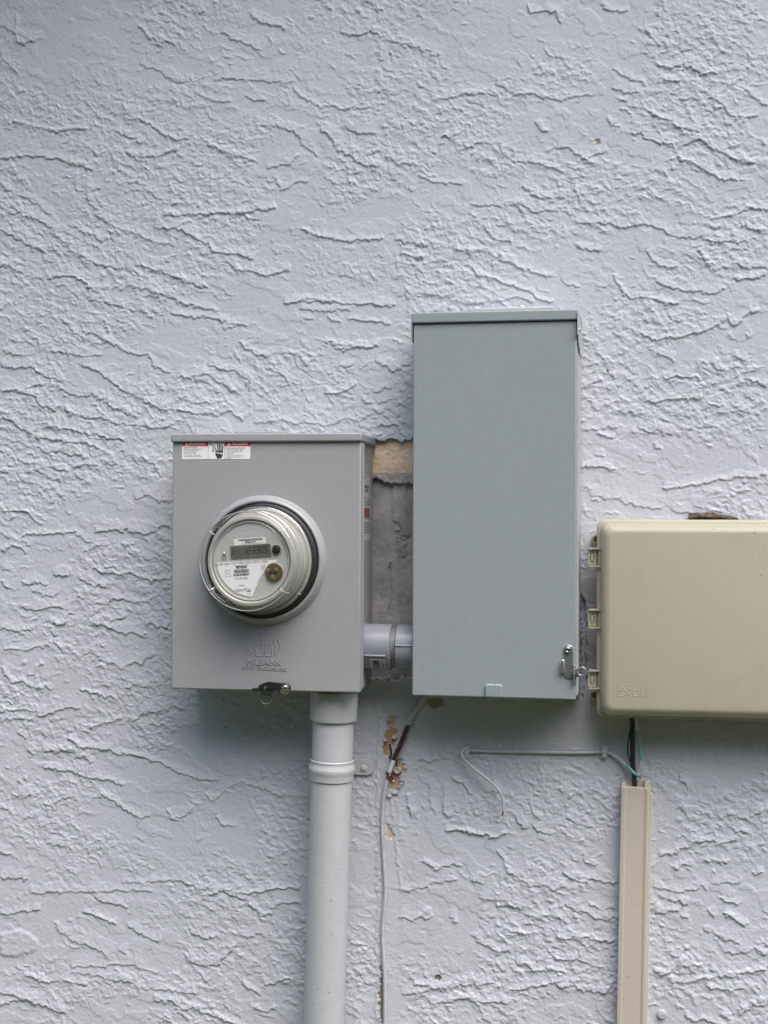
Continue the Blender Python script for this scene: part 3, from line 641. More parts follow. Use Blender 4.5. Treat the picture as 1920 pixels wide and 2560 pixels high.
# bare board and concrete block inside the hole (they sit 9 to 12 mm behind the stucco face)
def rough_patch(name, u0, u1, v0, v1, depth, material, seed, amp=.002, cell=.02, joints=()):
    a = P(u0, v1, -depth); b = P(u1, v0, -depth)
    nx = int((b.x - a.x) / .002); nz = int((b.z - a.z) / .002)
    gx, gz = np.meshgrid(np.linspace(a.x, b.x, nx), np.linspace(a.z, b.z, nz)); gx = gx.astype(np.float32); gz = gz.astype(np.float32)
    h = -depth + amp * (vnoise(gx, gz, cell, cell, seed) - .5) + amp * .5 * (vnoise(gx, gz, .005, .005, seed + 1) - .5)
    for j in joints:
        h = j(gx, gz, h)
    t = np.ones((*gx.shape, 4), np.float32)
    return grid_mesh(name, gx, gz, h, t, material, wall_root)
def smear(gx, gz, h):
    x1 = P(1000, 1300).x
    m = sstep(.014, .010, np.abs(gx - x1 - .012 * (vnoise(gx, gz, .05, .05, 91) - .5))) * sstep(P(0, 1340).z, P(0, 1330).z, -gz * 0 + gz) 
    k = vnoise(gx, gz, .02, .05, 92)
    return h + .0035 * m * (k > .25)
def crack(gx, gz, h):
    x1 = P(972, 1480).x
    m = (np.abs(gx - x1 - .003 * (vnoise(gx, gz, .02, .02, 95) - .5)) < .0016) & (gz < P(0, 1400).z) & (gz > P(0, 1530).z)
    return h - .004 * m
rough_patch('exposed_board', 900, 1062, 1090, 1182, .006, M['foam'], 81, .0025, .05)
rough_patch('exposed_block', 900, 1062, 1196, 1742, .014, M['block'], 83, .0018, .04, (smear, crack))
# mortar ledge with a ragged lower edge
mb = MB()
top = [P(u, 1180, 0) for u in range(900, 1064, 6)]
low = [P(u, 1196 + (10 if 955 < u < 975 else 0) + (14 if u >= 975 else 0) + random.uniform(-4, 4), 0) for u in range(900, 1064, 6)]
pts = [(p.x, p.z) for p in top] + [(p.x, p.z) for p in reversed(low)]
mb.prism(pts, .006, .020)
mb.obj('mortar_bed', M['mortar'], wall_root, bevel=.001)
# curled flakes of wall paint round the bare tan spots
random.seed(12)
for (u, v, r) in [(987, 1980, 9), (975, 1990, 6), (998, 1968, 5), (1004, 1958, 4), (972, 1800, 5), (990, 1790, 4), (993, 1868, 5), (986, 1842, 6), (963, 1850, 5), (1002, 1893, 8), (970, 1957, 5), (983, 1952, 4), (1012, 1918, 5)]:
    q = P(u, v, .003); n_ = 9; k0 = random.uniform(0, 6)
    ring_ = [(r / 1600 * random.uniform(.5, 1.3) * math.cos(2 * math.pi * k / n_), r / 1600 * random.uniform(.45, 1.0) * math.sin(2 * math.pi * k / n_)) for k in range(n_)]
    top_f = [(a_, -.0010 - .0016 * (.5 + .5 * math.sin(k0 + i * .7)), b_) for i, (a_, b_) in enumerate(ring_)]
    bot_f = [(a_ * 1.05, .002, b_ * 1.05) for a_, b_ in ring_]
    mb = MB(); mb.add(top_f + bot_f + [(0, -.0022, 0)], [[i, (i + 1) % n_, n_ + (i + 1) % n_, n_ + i] for i in range(n_)] + [[i, (i + 1) % n_, 2 * n_] for i in range(n_)])
    mb.obj('paint_flake', M['wallpaint'], wall_root, loc=(q.x, q.y, q.z), ang=25)
# smoother light smear on the block
for (u0, u1, v0, v1) in [(984, 1008, 1210, 1325), (990, 1012, 1340, 1392)]:
    pts = []
    n = 34
    for k in range(n): pts.append((u0 + random.uniform(-2.5, 2.5), v0 + (v1 - v0) * k / (n - 1)))
    for k in range(n): pts.append((u1 + random.uniform(-3, 3), v1 - (v1 - v0) * k / (n - 1)))
    mb = MB(); mb.prism(pix(pts), .0122, .0150); mb.obj('mortar_smear', M['mortar'], wall_root)

# ------------------------------------------------------------------ ground and eave
mb = MB(); mb.add([(-60, -60, 0), (60, -60, 0), (60, .3, 0), (-60, .3, 0)], [[0, 1, 2, 3]])
tagged(mb.obj('ground', M['grass'], None, smooth=False), kind='structure')
# unseen rake eave added, sloped down leftward to darken the wall's upper left
ZL, ZR = 1.78, 4.75
def rake(x): return ZL + (x + 3.4) / 6.2 * (ZR - ZL)
er = thing('added_eave', 'unseen grey boxed eave added over the stucco wall, lowest at left to shade that corner', 'eave', (0, 0, 2.75))
def slab(x0, x1, y0, y1, za, zb):
    m_ = MB(); m_.add([(x, y, rake(x) + z - 2.75) for x in (x0, x1) for y in (y0, y1) for z in (za, zb)], [[0, 1, 3, 2], [4, 6, 7, 5], [0, 4, 5, 1], [2, 3, 7, 6], [0, 2, 6, 4], [1, 5, 7, 3]]); return m_
slab(-3.5, 2.9, -.55, .10, 0, .03).obj('soffit', M['soffit'], er, bevel=.002)
slab(-3.5, 2.9, -.58, -.552, -.03, .17).obj('fascia', M['soffit'], er, bevel=.002)
slab(-3.55, 2.95, -.62, .6, .172, .20).obj('roof', M['roof'], er)
# leafy screen out of view, added so light comes mostly from above
hg = thing('added_hedge', 'unseen tall leafy screen added behind the viewer to block low sky', 'added_hedge', (0, -5.6, 0))
rh = np.random.default_rng(4); nl = 26000
px_ = rh.uniform(-9, 9, nl); pz_ = rh.uniform(0, 1, nl) ** .9 * 4.7
py_ = rh.normal(0, .12, nl) + .25 * np.sin(px_ * 1.7) * np.cos(pz_ * 1.3); pz_ += .25 * np.sin(px_ * 2.3) * (pz_ > 4.8)
vs = []; fs = []
for k in range(nl):
    a_, b_, c_ = rh.uniform(0, 6.28), rh.uniform(-.9, .9), rh.uniform(.05, .10)
    u_ = np.array([math.cos(a_), math.sin(a_) * .4, math.sin(b_)]) * c_; v_ = np.array([-math.sin(a_) * .5, b_ * .5, math.cos(a_)]) * c_ * .6
    o_ = np.array([px_[k], py_[k], pz_[k]]); n_ = len(vs)
    vs += [o_ - u_, o_ + v_, o_ + u_, o_ - v_]; fs.append([n_, n_ + 1, n_ + 2, n_ + 3])
mb = MB(); mb.add(vs, fs); mb.obj('leaves', mat('hedge_leaf', (0.05, 0.085, 0.03), .6, noise=.4, nscale=3), hg, smooth=False)
mb = MB(); mb.box(-9, 9, -.45, -.30, 0, 4.5); mb.obj('twigs', mat('hedge_twigs', (0.03, 0.035, 0.018), .9, noise=.4, nscale=9), hg)

# ------------------------------------------------------------------ meter box
F = Frame((429.7, 1107), (902.5, 1109), (429, 1722), .125, 'meter_box', 'grey steel meter socket box holding the round electricity meter', 'meter box', BR=(900.5, 1732))
R = F.root; w2 = F.w / 2; H = F.h
mb = MB(); mb.box(-w2 + .003, w2 - .003, -.108, .004, .002, H + .010); mb.obj('body', M['box'], R, bevel=.0015)
cov = MB()
cov.box(-w2, w2, -.125, -.1095, 0, H + .006)
cover = cov.obj('cover', M['box'], R, bevel=.0022, segs=3)
mb = MB(); mb.box(w2 - .0045, w2 + .0012, -.1085, -.101, .004, H); mb.obj('side_flange', M['box'], R, bevel=.0008)
# lid cap on top, deeper than the box
a = F.L(426.3, 1081.5, .130); b = F.L(904.6, 1083.5, .130); c = F.L(426.3, 1105.5, .130)
mb = MB(); mb.box(a.x, b.x, -.130, .004, c.z, (a.z + b.z) / 2); mb.obj('lid', M['box'], R, bevel=.0025, segs=3)
zt = (a.z + b.z) / 2
hp = F.L(665, 1075, .06)
mb = MB(); mb.prism(rrect(hp.x - .040, hp.x + .040, zt + .0002, zt + .005, .002), -.100, -.020)
mb.obj('hub_plate', M['box'], R, bevel=.003)
mb = MB(); q = F.L(686, 1066, .05); mb.lathe([(0, 0), (.006, 0), (.006, .004), (.003, .006), (0, .006)], (q.x, -.05, zt + .005), 'Z', 16); mb.obj('screw', M['wallpaint'], R)
# raised ring of the cover
rc = F.L(659, 1400, .125); gc = F.L(651.5, 1401.5, .137)
rx, rz = (rc.x + gc.x) / 2, (rc.z + gc.z) / 2
mb = MB()
mb.lathe([(.0985, -.001), (.0975, .002), (.0945, .007), (.0925, .011), (.0905, .0125), (.0885, .0120), (.0872, .0095), (.0872, -.002)], (rx, -.1255, rz), 'Y', 128, caps=False)
mb.obj('ring', mat('ring_paint', (0.37, 0.385, 0.40), 0.3, 0.15, 0.04, 300, 0.1, 900), R, smooth=True, ang=60)
# embossed emblem and lettering
mb = MB()
def ribbon(pts, wd, y0, y1):
    pts = [Vector((p[0], p[1])) for p in pts]; l = []; r = []
    for i, p in enumerate(pts):
        t = (pts[min(i + 1, len(pts) - 1)] - pts[max(i - 1, 0)]).normalized(); n = Vector((-t.y, t.x))
        l.append(p + n * wd / 2); r.append(p - n * wd / 2)
    mb.prism([(p.x, p.y) for p in l + r[::-1]], y0, y1)
def ez(x, y):
    q = F.L(580 + x / 9.217, 1580 + y / 9.217, .125); return (q.x, q.z)
def arc(cx, cy, rx_, ry_, a0, a1, n=12): return [ez(cx + rx_ * math.cos(math.radians(a0 + (a1 - a0) * k / n)), cy - ry_ * math.sin(math.radians(a0 + (a1 - a0) * k / n))) for k in range(n + 1)]
def emb(pts, wd=.0015): ribbon(pts, wd, -.1257, -.1247)
emb(arc(500, 330, 175, 230, 178, 243)); emb([ez(345, 330), ez(470, 500)])
emb([ez(555, 300), ez(555, 545)]); emb([ez(555, 545), ez(720, 565)]); emb(arc(640, 330, 85, 60, 178, 20))
emb([ez(640, 100), ez(690, 130), ez(715, 180), ez(722, 560)], .0018)
emb([ez(770, 300), ez(770, 560)]); emb(arc(845, 340, 78, 65, 170, 0)); emb([ez(923, 340), ez(918, 545)]); emb([ez(770, 560), ez(918, 550)])
emb([ez(965, 150), ez(990, 190), ez(995, 520)], .0018); emb(arc(990, 330, 125, 180, 85, -75))
mb.obj('emblem', M['box'], R, bevel=.0004)
mb = MB(); q = F.L(580 + 740 / 9.217, 1580 + 705 / 9.217, .125)
mb.text('MILBANK', q.x, q.z, -.1252, .0118, extrude=.0008, bevel=.0002, sx=1.10, rot=-F.roll + math.radians(-.2))
q = F.L(580 + 740 / 9.217, 1580 + 845 / 9.217, .125)
mb.text('METER ENCLOSURES', q.x, q.z, -.1252, .0068, extrude=.0006, bevel=.00012, sx=1.12, rot=math.radians(-1.2))
mb.obj('lettering', M['box'], R, smooth=False)
# danger label
def lz(x, y):
    q = F.L(440 + x * .1326, 1060 + y * .1326, .1255); return (q.x, q.z)
mb = MB(); Y0 = -.1254; S = .1326 / 1.70 * .001
bl = rrect(lz(115, 0)[0], lz(1405, 0)[0], lz(0, 665)[1], lz(0, 330)[1], .002, which=(1, 0, 0, 1))
mb.sheet(bl, Y0, 0)
for x0, x1 in ((118, 602), (920, 1403)):
    mb.sheet([lz(x0, 418), lz(x1, 418), lz(x1, 330), lz(x0, 330)], Y0 - .0002, 1)
for x0 in (603, 914): mb.sheet([lz(x0, 664), lz(x0 + 5, 664), lz(x0 + 5, 335), lz(x0, 335)], Y0 - .0002, 2)
for cx, tx, t in ((202, 400, 'DANGER'), (1000, 1205, 'PELIGRO')):
    mb.sheet([lz(cx - 36, 405), lz(cx + 36, 405), lz(cx, 346)], Y0 - .0004, 0)
    mb.sheet([lz(cx - 5, 398), lz(cx + 5, 398), lz(cx + 5, 366), lz(cx - 5, 366)], Y0 - .0005, 1)
    q = lz(tx, 378); mb.text(t, q[0], q[1], Y0 - .0004, 56 * S * 1.25, 0, sx=1.15, bold=.0001)
rows = [(445, 'Hazardous Voltage.', 0), (478, 'Will cause death, serious', 0), (510, 'injury or substantial', 0), (543, 'property damage.', 0), (583, 'Turn off power supplying this', 1), (612, 'equipment before working inside.', 1)]
for y, t, k in rows:
    q = lz(150, y); mb.text(t, q[0], q[1], Y0 - .0003, (27 if not k else 23) * S * 1.3, 2, align='LEFT', bold=0, sx=1.0 if not k else .92)
rows = [(455, 'Voltaje peligroso. Ocasiona', 0), (488, 'la muerte, lesiones graves', 0), (520, 'o dano substancial a la', 0), (551, 'propiedad.', 0), (588, 'Desconecte el suministro de', 1), (618, 'energia antes de trabajar en', 1), (642, 'el interior.', 1)]
for y, t, k in rows:
    q = lz(944, y); mb.text(t, q[0], q[1], Y0 - .0003, (27 if not k else 23) * S * 1.3, 2, align='LEFT', bold=0, sx=.98)
def lrib(pts, wd, m=2):
    pts = [Vector(lz(*p)) for p in pts]; l = []; r = []
    for i, p in enumerate(pts):
        t = (pts[min(i + 1, len(pts) - 1)] - pts[max(i - 1, 0)]).normalized(); n = Vector((-t.y, t.x)); l.append(p + n * wd * S / 2); r.append(p - n * wd * S / 2)
    for i in range(len(pts) - 1): mb.sheet([tuple(l[i]), tuple(l[i + 1]), tuple(r[i + 1]), tuple(r[i])], Y0 - .0003 - i * .00002, m)
for (x0, y0, x1, y1) in [(748, 455, 760, 520), (787, 388, 793, 515), (820, 368, 820, 510), (852, 388, 848, 520), (884, 412, 872, 545)]:
    lrib([(x0, y0), (x1, y1)], 20)
lrib([(625, 358), (735, 440)], 13); lrib([(735, 437), (682, 498)], 13); lrib([(680, 494), (728, 528)], 13)
mb.sheet([lz(*p) for p in [(742, 545), (775, 548), (800, 560), (830, 556), (860, 575), (888, 562), (876, 608), (856, 640), (856, 648), (768, 648), (768, 620), (748, 590)]], Y0 - .0003, 2)
mb.sheet([lz(*p) for p in [(745, 500), (765, 505), (890, 500), (886, 535), (862, 548), (840, 532), (815, 540), (790, 528), (748, 532)]], Y0 - .00032, 2)
tagged(mb.obj('warning_label', [M['white'], M['red'], M['ink']], R, smooth=False), 'white sticker with red DANGER and PELIGRO headers and a black hand')
# side stickers (on the right side face)
xs_ = w2 - .003 + .0004
def sd_(d, v): return (-d, F.L(920, v, .06).z)
mb = MB()
def side_sheet(d0, d1, v0, v1, m, e=0.0):
    z0 = sd_(0, v1)[1]; z1 = sd_(0, v0)[1]
    mb.add([(xs_ + e, -d0, z0), (xs_ + e, -d1, z0), (xs_ + e, -d1, z1), (xs_ + e, -d0, z1)], [[0, 1, 2, 3]], m)
side_sheet(.096, .022, 1187, 1252, 0)
side_sheet(.078, .040, 1213, 1221, 2, .0003); side_sheet(.075, .045, 1224, 1229, 2, .0003); side_sheet(.085, .065, 1194, 1196, 2, .0003); side_sheet(.085, .062, 1244, 1246, 2, .0003); side_sheet(.05, .03, 1246, 1248, 2, .0003)
mb.obj('sticker', [M['labelgrey'], M['orange'], M['inkgrey']], R, smooth=False)
mb = MB()
side_sheet(.094, .020, 1265, 1352, 0); side_sheet(.086, .030, 1270, 1293, 1, .0003); side_sheet(.094, .020, 1295, 1296.3, 2, .0003)
for k in range(5): side_sheet(.086, .026, 1306 + k * 6, 1308 + k * 6, 2, .0003)
tagged(mb.obj('sticker', [M['labelgrey'], M['orange'], M['inkgrey']], R, smooth=False), 'faded sticker with a brown orange square')
mb = MB()
for k in range(7): side_sheet(.078 - random.uniform(0, .01), .044 + random.uniform(0, .012), 1118 + k * 6, 1119.3 + k * 6, 0, .0002)
side_sheet(.080, .077, 1117, 1148, 0, .0002)
mb.obj('marker_scrawl', M['inkgrey'], R, smooth=False)
# latch at the bottom edge
def kz(x, y, d=.131):
    q = F.L(580 + x / 9.217, 1580 + y / 9.217, d); return (q.x, q.z)
mb = MB(); mb.prism([kz(*p) for p in [(610, 1240), (700, 1190), (830, 1142), (1270, 1190), (1330, 1235), (1352, 1300), (1340, 1345), (1300, 1375), (1100, 1370), (1060, 1350), (980, 1320), (610, 1325)]], -.1285, -.1315)
lat = mb.obj('latch', M['dark'], R, bevel=.0006)
mb = MB(); mb.prism([kz(*p) for p in [(480, 1292), (620, 1292), (620, 1330), (980, 1332), (980, 1350), (480, 1352)]], -.120, -.136); mb.obj('latch_tongue', M['dark'], lat, bevel=.0004)
mb = MB(); mb.prism([kz(*p, .137) for p in [(520, 1334), (760, 1342), (990, 1330), (1000, 1344), (770, 1358), (520, 1352)]], -.1362, -.1372); mb.obj('latch_lip', M['steel'], lat)
mb = MB(); q = kz(1232, 1295); mb.lathe([(.0088, 0), (.0088, .0015), (.0070, .002), (.0058, .0012), (.0045, .004), (.002, .0052), (0, .0054)], (q[0], -.1316, q[1]), 'Y', 24); mb.obj('rivet', M['steel'], lat)
mb = MB(); q = kz(755, 1290); mb.lathe([(.0024, 0), (.0018, .0012), (0, .0016)], (q[0], -.1316, q[1]), 'Y', 12); mb.obj('rivet', M['steel'], lat)
mb = MB(); q = kz(800, 1470, .11); mb.tube([(q[0] - .010, -.112, q[1] + .010), (q[0] - .0105, -.112, q[1] - .002), (q[0] - .006, -.112, q[1] - .010), (q[0], -.112, q[1] - .012), (q[0] + .006, -.112, q[1] - .009), (q[0] + .0105, -.112, q[1] - .001), (q[0] + .010, -.112, q[1] + .012)], .0008, 8)
mb.prism([(q[0] - .011, q[1] + .012), (q[0] + .009, q[1] + .012), (q[0] + .007, q[1] - .001), (q[0] - .008, q[1] + .001)], -.108, -.1095)
mb.obj('seal_loop', M['zinc'], R)

# ------------------------------------------------------------------ electricity meter
mloc = F.root.matrix_world @ Vector((rx, -.128, rz))
ME = thing('electricity_meter', 'round clear covered electricity meter with a small digital display plugged into the grey box', 'meter', mloc, math.radians(0))
ME.matrix_world = ME.matrix_world @ Matrix.Rotation(math.radians(-3.6), 4, 'Z')
mb = MB(); mb.lathe([(.0868, -.02), (.0868, .006), (.0855, .0085), (.0800, .0088), (.0790, .006), (.0790, -.02)], n=96, caps=False); mb.obj('gasket', M['black'], ME, ang=60)
mb = MB(); mb.lathe([(.0800, -.015), (.0785, .0095), (.0745, .0110), (.0735, .0200), (.0715, .0230), (.0710, .042), (.0680, .048), (.0668, .058), (.0655, .060), (.0620, .0605), (.0600, .0590), (.0590, .0560)], n=128, caps=False)
mb.obj('inner_housing', M['alu'], ME, ang=28)
cover_p = [(.0815, .0090), (.0815, .0125), (.0795, .0145), (.0765, .0155), (.0755, .030), (.0752, .033), (.0742, .035), (.0735, .050), (.0728, .062), (.0722, .071), (.0705, .0765), (.0675, .0790), (.0655, .0770), (.0640, .0730), (.0600, .0720), (.0585, .0735), (.0, .0745)]
mb = MB(); mb.lathe(cover_p, n=128, caps=False); gcov = mb.obj('clear_cover', M['glass'], ME, ang=50)
M['lug'] = mat('clear_lug', (0.62, 0.63, 0.62), 0.12, 0.2)
for a in (40, -38, 143, 218):      # moulded lugs and ribs in the cover
    ca, sa = math.cos(math.radians(a)), math.sin(math.radians(a))
    mb = MB(); mb.tube([(ca * .0745, -.060, sa * .0745), (ca * .0730, -.072, sa * .0730), (ca * .0690, -.0785, sa * .0690), (ca * .0640, -.0745, sa * .0640)], .0010, 8)
    mb.obj('cover_lug', M['lug'], gcov)
    mb = MB(); mb.tube([(ca * .0775, -.020, sa * .0775), (ca * .0812, -.014, sa * .0812)], .0009, 6); mb.obj('cover_rib', M['lug'], gcov)
mb = MB()
mb.lathe([(.0728, .0748), (.0733, .0763), (.0722, .0772), (.0714, .0762)], n=128, caps=False)
mb.lathe([(.0795, .0147), (.0805, .0153), (.0795, .0160)], n=128, caps=False)
mb.lathe([(.0738, .0500), (.0746, .0508), (.0736, .0516)], n=128, caps=False)
mb.obj('cover_rim', mat('clear_rim', (0.40, 0.41, 0.41), 0.1, 0.3), gcov, ang=60)
FA = math.radians(4.2)
mb = MB(); mb.lathe([(.0590, .045), (.0590, .0560), (.0, .0560)], n=96, caps=False)
mb.lathe([(.0588, .0562), (.0583, .0580), (.0573, .0583), (.0568, .0562)], n=96, caps=False)
face = mb.obj('face_plate', M['face'], ME, ang=30)
face.rotation_euler = (0, -FA, 0)
k_ = .1287e-3 * (1.0)
def fz(x, y):
    a, b = (x - 640) * k_, -(y - 890) * k_
    return (a * math.cos(FA) + b * math.sin(FA), -a * math.sin(FA) + b * math.cos(FA))
fy = -.0565
mb = MB()
mb.sheet([fz(*p) for p in [(228, 910), (240, 985), (262, 1045), (300, 1110), (350, 1170), (410, 1220), (480, 1258), (560, 1284), (640, 1297), (665, 1290), (680, 1240), (705, 1185), (728, 1120), (760, 1060), (800, 1005), (830, 960), (900, 915), (975, 872)]], fy - .0002, 0)
q = fz(525, 915); mb.text('CL200 240V 3W TYPE C2SW 30TA 1.0Kh', q[0], q[1], fy - .0005, .0046, 2, sx=1.0)
q = fz(525, 960); mb.text('*8095826*', q[0], q[1], fy - .0005, .0062, 1, sx=.75, bold=.0002)
q = fz(525, 1007); x = q[0] - .0115
random.seed(3)
while x < q[0] + .0115:
    ww = random.choice([.0004, .0006, .0009]); mb.sheet([(x, q[1] - .0026), (x + ww, q[1] - .0026), (x + ww, q[1] + .0026), (x, q[1] + .0026)], fy - .0005, 1); x += ww + random.choice([.0004, .0006])
q = fz(525, 1048); mb.text('DUKE ENERGY', q[0], q[1], fy - .0005, .0044, 1, sx=.85, bold=.00015)
q = fz(527, 1090); mb.text('331 675 840', q[0], q[1], fy - .0005, .0042, 2, sx=.9)
q = fz(530, 1170); mb.text('FM2S05', q[0], q[1], fy - .0005, .0028, 2)
q = fz(545, 1220); mb.text('OpenWay', q[0], q[1], fy - .0005, .0062, 2, sx=.95)
mb.sheet([fz(575, 1238), fz(640, 1236), fz(632, 1228), fz(620, 1243), fz(600, 1245)], fy - .0005, 1)
q = fz(790, 938); mb.text('CA 0.5', q[0], q[1], fy - .0005, .0026, 2); q = fz(785, 962); mb.text('FM2S', q[0], q[1], fy - .0005, .0026, 2); q = fz(785, 985); mb.text('60Hz', q[0], q[1], fy - .0005, .0026, 2)
q = fz(620, 1268); mb.text('4 W', q[0], q[1], fy - .0005, .0026, 2)
a, b = fz(328, 1005), fz(396, 1070)
for t in ((a[0], b[0], b[1], b[1] + .0003), (a[0], b[0], a[1], a[1] + .0003), (a[0], a[0] + .0003, b[1], a[1]), (b[0], b[0] + .0003, b[1], a[1])):
    mb.sheet([(t[0], t[2]), (t[1], t[2]), (t[1], t[3]), (t[0], t[3])], fy - .0005, 1)
q = fz(362, 1038); mb.text('240', q[0], q[1], fy - .0005, .0030, 1)
mb.obj('nameplate', [M['white'], M['ink'], M['inkgrey']], face, smooth=False)
mb = MB(); q = fz(622, 664)
mb.sheet(rrect(q[0] - .0245, q[0] + .0245, q[1] - .0048, q[1] + .0048, .0016), fy - .0003, 0)
x = q[0] - .0170
while x < q[0] + .019:
    ww = random.choice([.0003, .0005, .0007]); mb.sheet([(x, q[1] + .0008), (x + ww, q[1] + .0008), (x + ww, q[1] + .0036), (x, q[1] + .0036)], fy - .0006, 1); x += ww + .0004
mb.text('00025AC169', q[0] + .001, q[1] - .0012, fy - .0006, .0030, 1, bold=.0001); mb.text('THIS DEVICE COMPLIES WITH FCC PART 15', q[0] + .0025, q[1] - .0036, fy - .0006, .0017, 1)
mb.obj('barcode_sticker', [M['white'], M['ink']], face, smooth=False)
# display with seven segment digits
mb = MB(); q = fz(635, 777); dw, dh = .0308, .0088
mb.box(q[0] - dw - .0008, q[0] + dw + .0008, fy + .0002, fy - .0008, q[1] - dh - .0008, q[1] + dh + .0008, 2)
mb.sheet([(q[0] - dw, q[1] - dh), (q[0] + dw, q[1] - dh), (q[0] + dw, q[1] + dh), (q[0] - dw, q[1] + dh)], fy - .0011, 0)
SEG = {'0': 'abcdef', '1': 'bc', '2': 'abged', '3': 'abgcd', '5': 'afgcd'}
def digit(ch, cx, cz, w, h, t):
    def seg(x0, z0, x1, z1):
        v = Vector((x1 - x0, z1 - z0)).normalized() * t * .55; n = Vector((-v.y, v.x)).normalized() * t / 2; sl_ = .12
        pts = [(x0, z0), (x0 + v.x + n.x, z0 + v.y + n.y), (x1 - v.x + n.x, z1 - v.y + n.y), (x1, z1), (x1 - v.x - n.x, z1 - v.y - n.y), (x0 + v.x - n.x, z0 + v.y - n.y)]
        mb.sheet([(cx + a + b * sl_, cz + b) for a, b in pts], fy - .0014, 1)
    h2 = h / 2
    S_ = {'a': (-w, h2, w, h2), 'b': (w, h2, w, 0), 'c': (w, 0, w, -h2), 'd': (-w, -h2, w, -h2), 'e': (-w, -h2, -w, 0), 'f': (-w, 0, -w, h2), 'g': (-w, 0, w, 0)}
    for s_ in SEG[ch]: seg(*S_[s_])
for ch, px, py in [('1', 560, 770), ('2', 615, 770), ('3', 668, 766), ('3', 718, 762), ('0', 768, 758), ('5', 815, 755)]:
    c_ = fz(px + 2, py); digit(ch, c_[0], q[1] + .0012, .0022, .0092, .0009)
for ch, px in [('0', 430), ('1', 476)]:
    c_ = fz(px, 785); digit(ch, c_[0], q[1] + .0004, .0017, .0068, .0007)
mb.obj('display', [M['lcd'], M['lcdink'], M['alu']], face, smooth=False)
# optical port, button, loop
mb = MB(); q = fz(918, 1012); mb.lathe([(.0128, -.0565 * 0 + .056), (.0128, .0595), (.0120, .0605), (0, .0605)], (q[0], 0, q[1]), 'Y', 40)
mb.lathe([(.0140, .056), (.0140, .0578), (.0130, .0582), (.0129, .0565)], (q[0], 0, q[1]), 'Y', 40, 1, caps=False)
for hx, hy, r_ in [(855, 985, .0024), (950, 978, .0024), (910, 1065, .0024)]:
    c_ = fz(hx, hy); mb.lathe([(r_, .0606), (r_, .0612), (r_ * .55, .0612), (r_ * .5, .0607)], (c_[0], 0, c_[1]), 'Y', 16, 1, caps=False); mb.sheet(circle(c_[0], c_[1], r_ * .55, 14), -.0607, 2)
for hx, hy in [(885, 1022), (937, 1020)]:
    c_ = fz(hx, hy); mb.sheet(circle(c_[0], c_[1], .0024, 16), -.0608, 2)
mb.obj('optical_port', [M['bronze'], M['bronzelite'], M['black']], face)
mb = MB(); q = fz(940, 757); mb.lathe([(.0060, .056), (.0060, .0590), (.0045, .0605), (0, .0612)], (q[0], 0, q[1]), 'Y', 28)
mb.lathe([(.0082, .056), (.0080, .0575), (.0070, .0578), (.0062, .0566)], (q[0], 0, q[1]), 'Y', 28, 1, caps=False); mb.obj('reset_button', [M['black'], M['alu']], face)
mb = MB(); a, b, c_ = fz(308, 885), fz(318, 795), fz(338, 885)
mb.tube([(a[0], fy - .001, a[1]), (a[0], fy - .001, a[1] + .009), (b[0], fy - .001, b[1]), (c_[0], fy - .001, c_[1] + .009), (c_[0], fy - .001, c_[1])], .0005, 6)
mb.lathe([(.0018, .0568), (.0015, .058), (0, .058)], (b[0], 0, b[1] - .001), 'Y', 12, 1); mb.obj('hook', [M['inkgrey'], M['white']], face)

# ------------------------------------------------------------------ tall service panel
F = Frame((1032, 790), (1441, 790), (1030.3, 1742), .112, 'breaker_panel', 'tall blue grey steel breaker panel with a capped top mounted right of the meter box', 'electrical panel', BR=(1442.3, 1746.5))
R = F.root; w2 = F.w / 2; H = F.h
mb = MB(); mb.box(-w2 + .003, w2 + .000, -.098, .014, .003, H + .006); mb.obj('body', M['panel'], R, bevel=.0015)
a = F.L(1027, 776, .120); b = F.L(1447, 775.5, .120); c = F.L(1027, 806.5, .120); ztop = (a.z + b.z) / 2
mb = MB(); mb.box(-w2, w2, -.112, -.0995, 0, c.z - .0008); mb.obj('door', M['panel'], R, bevel=.0020, segs=3)
mb = MB(); mb.box(-w2 + .004, w2 - .004, -.1085, -.099, c.z - .010, c.z + .004); mb.obj('door_gap', M['gap'], R)
mb = MB(); mb.box(a.x, b.x, -.1160, .012, c.z, ztop)
ear_l = F.L(1027, 852, .12).z; ear_r = F.L(1447, 857, .12).z
lid = mb.obj('lid', M['panel'], R, bevel=.0022, segs=3)
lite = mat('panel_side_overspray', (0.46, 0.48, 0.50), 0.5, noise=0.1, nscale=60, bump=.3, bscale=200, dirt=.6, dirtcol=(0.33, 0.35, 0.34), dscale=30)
mb = MB(); mb.add([(a.x + .0002, -.119, c.z + .001), (a.x + .0002, -.02, c.z + .001), (a.x + .0002, -.02, ear_l - .004), (a.x + .0002, -.108, ear_l), (a.x + .0002, -.119, ear_l + .02),
                   (a.x + .0016, -.119, c.z + .001), (a.x + .0016, -.02, c.z + .001), (a.x + .0016, -.02, ear_l - .004), (a.x + .0016, -.108, ear_l), (a.x + .0016, -.119, ear_l + .02)],
                  [[0, 1, 2, 3, 4], [9, 8, 7, 6, 5], [0, 5, 6, 1], [1, 6, 7, 2], [2, 7, 8, 3], [3, 8, 9, 4], [4, 9, 5, 0]]); mb.obj('lid_ear', M['panel'], R)
xe = b.x - .0002
mb = MB(); pts = [(-.119, ztop - .004), (-.015, ztop - .016), (-.015, ear_r - .010), (-.045, ear_r - .010), (-.105, ear_r + .002), (-.119, ear_r + .012)]
mb.add([(xe - .0014, y, z) for y, z in pts] + [(xe + .0004, y, z) for y, z in pts], [list(range(6)), list(range(11, 5, -1))] + [[i, 6 + i, 6 + (i + 1) % 6, (i + 1) % 6] for i in range(6)])
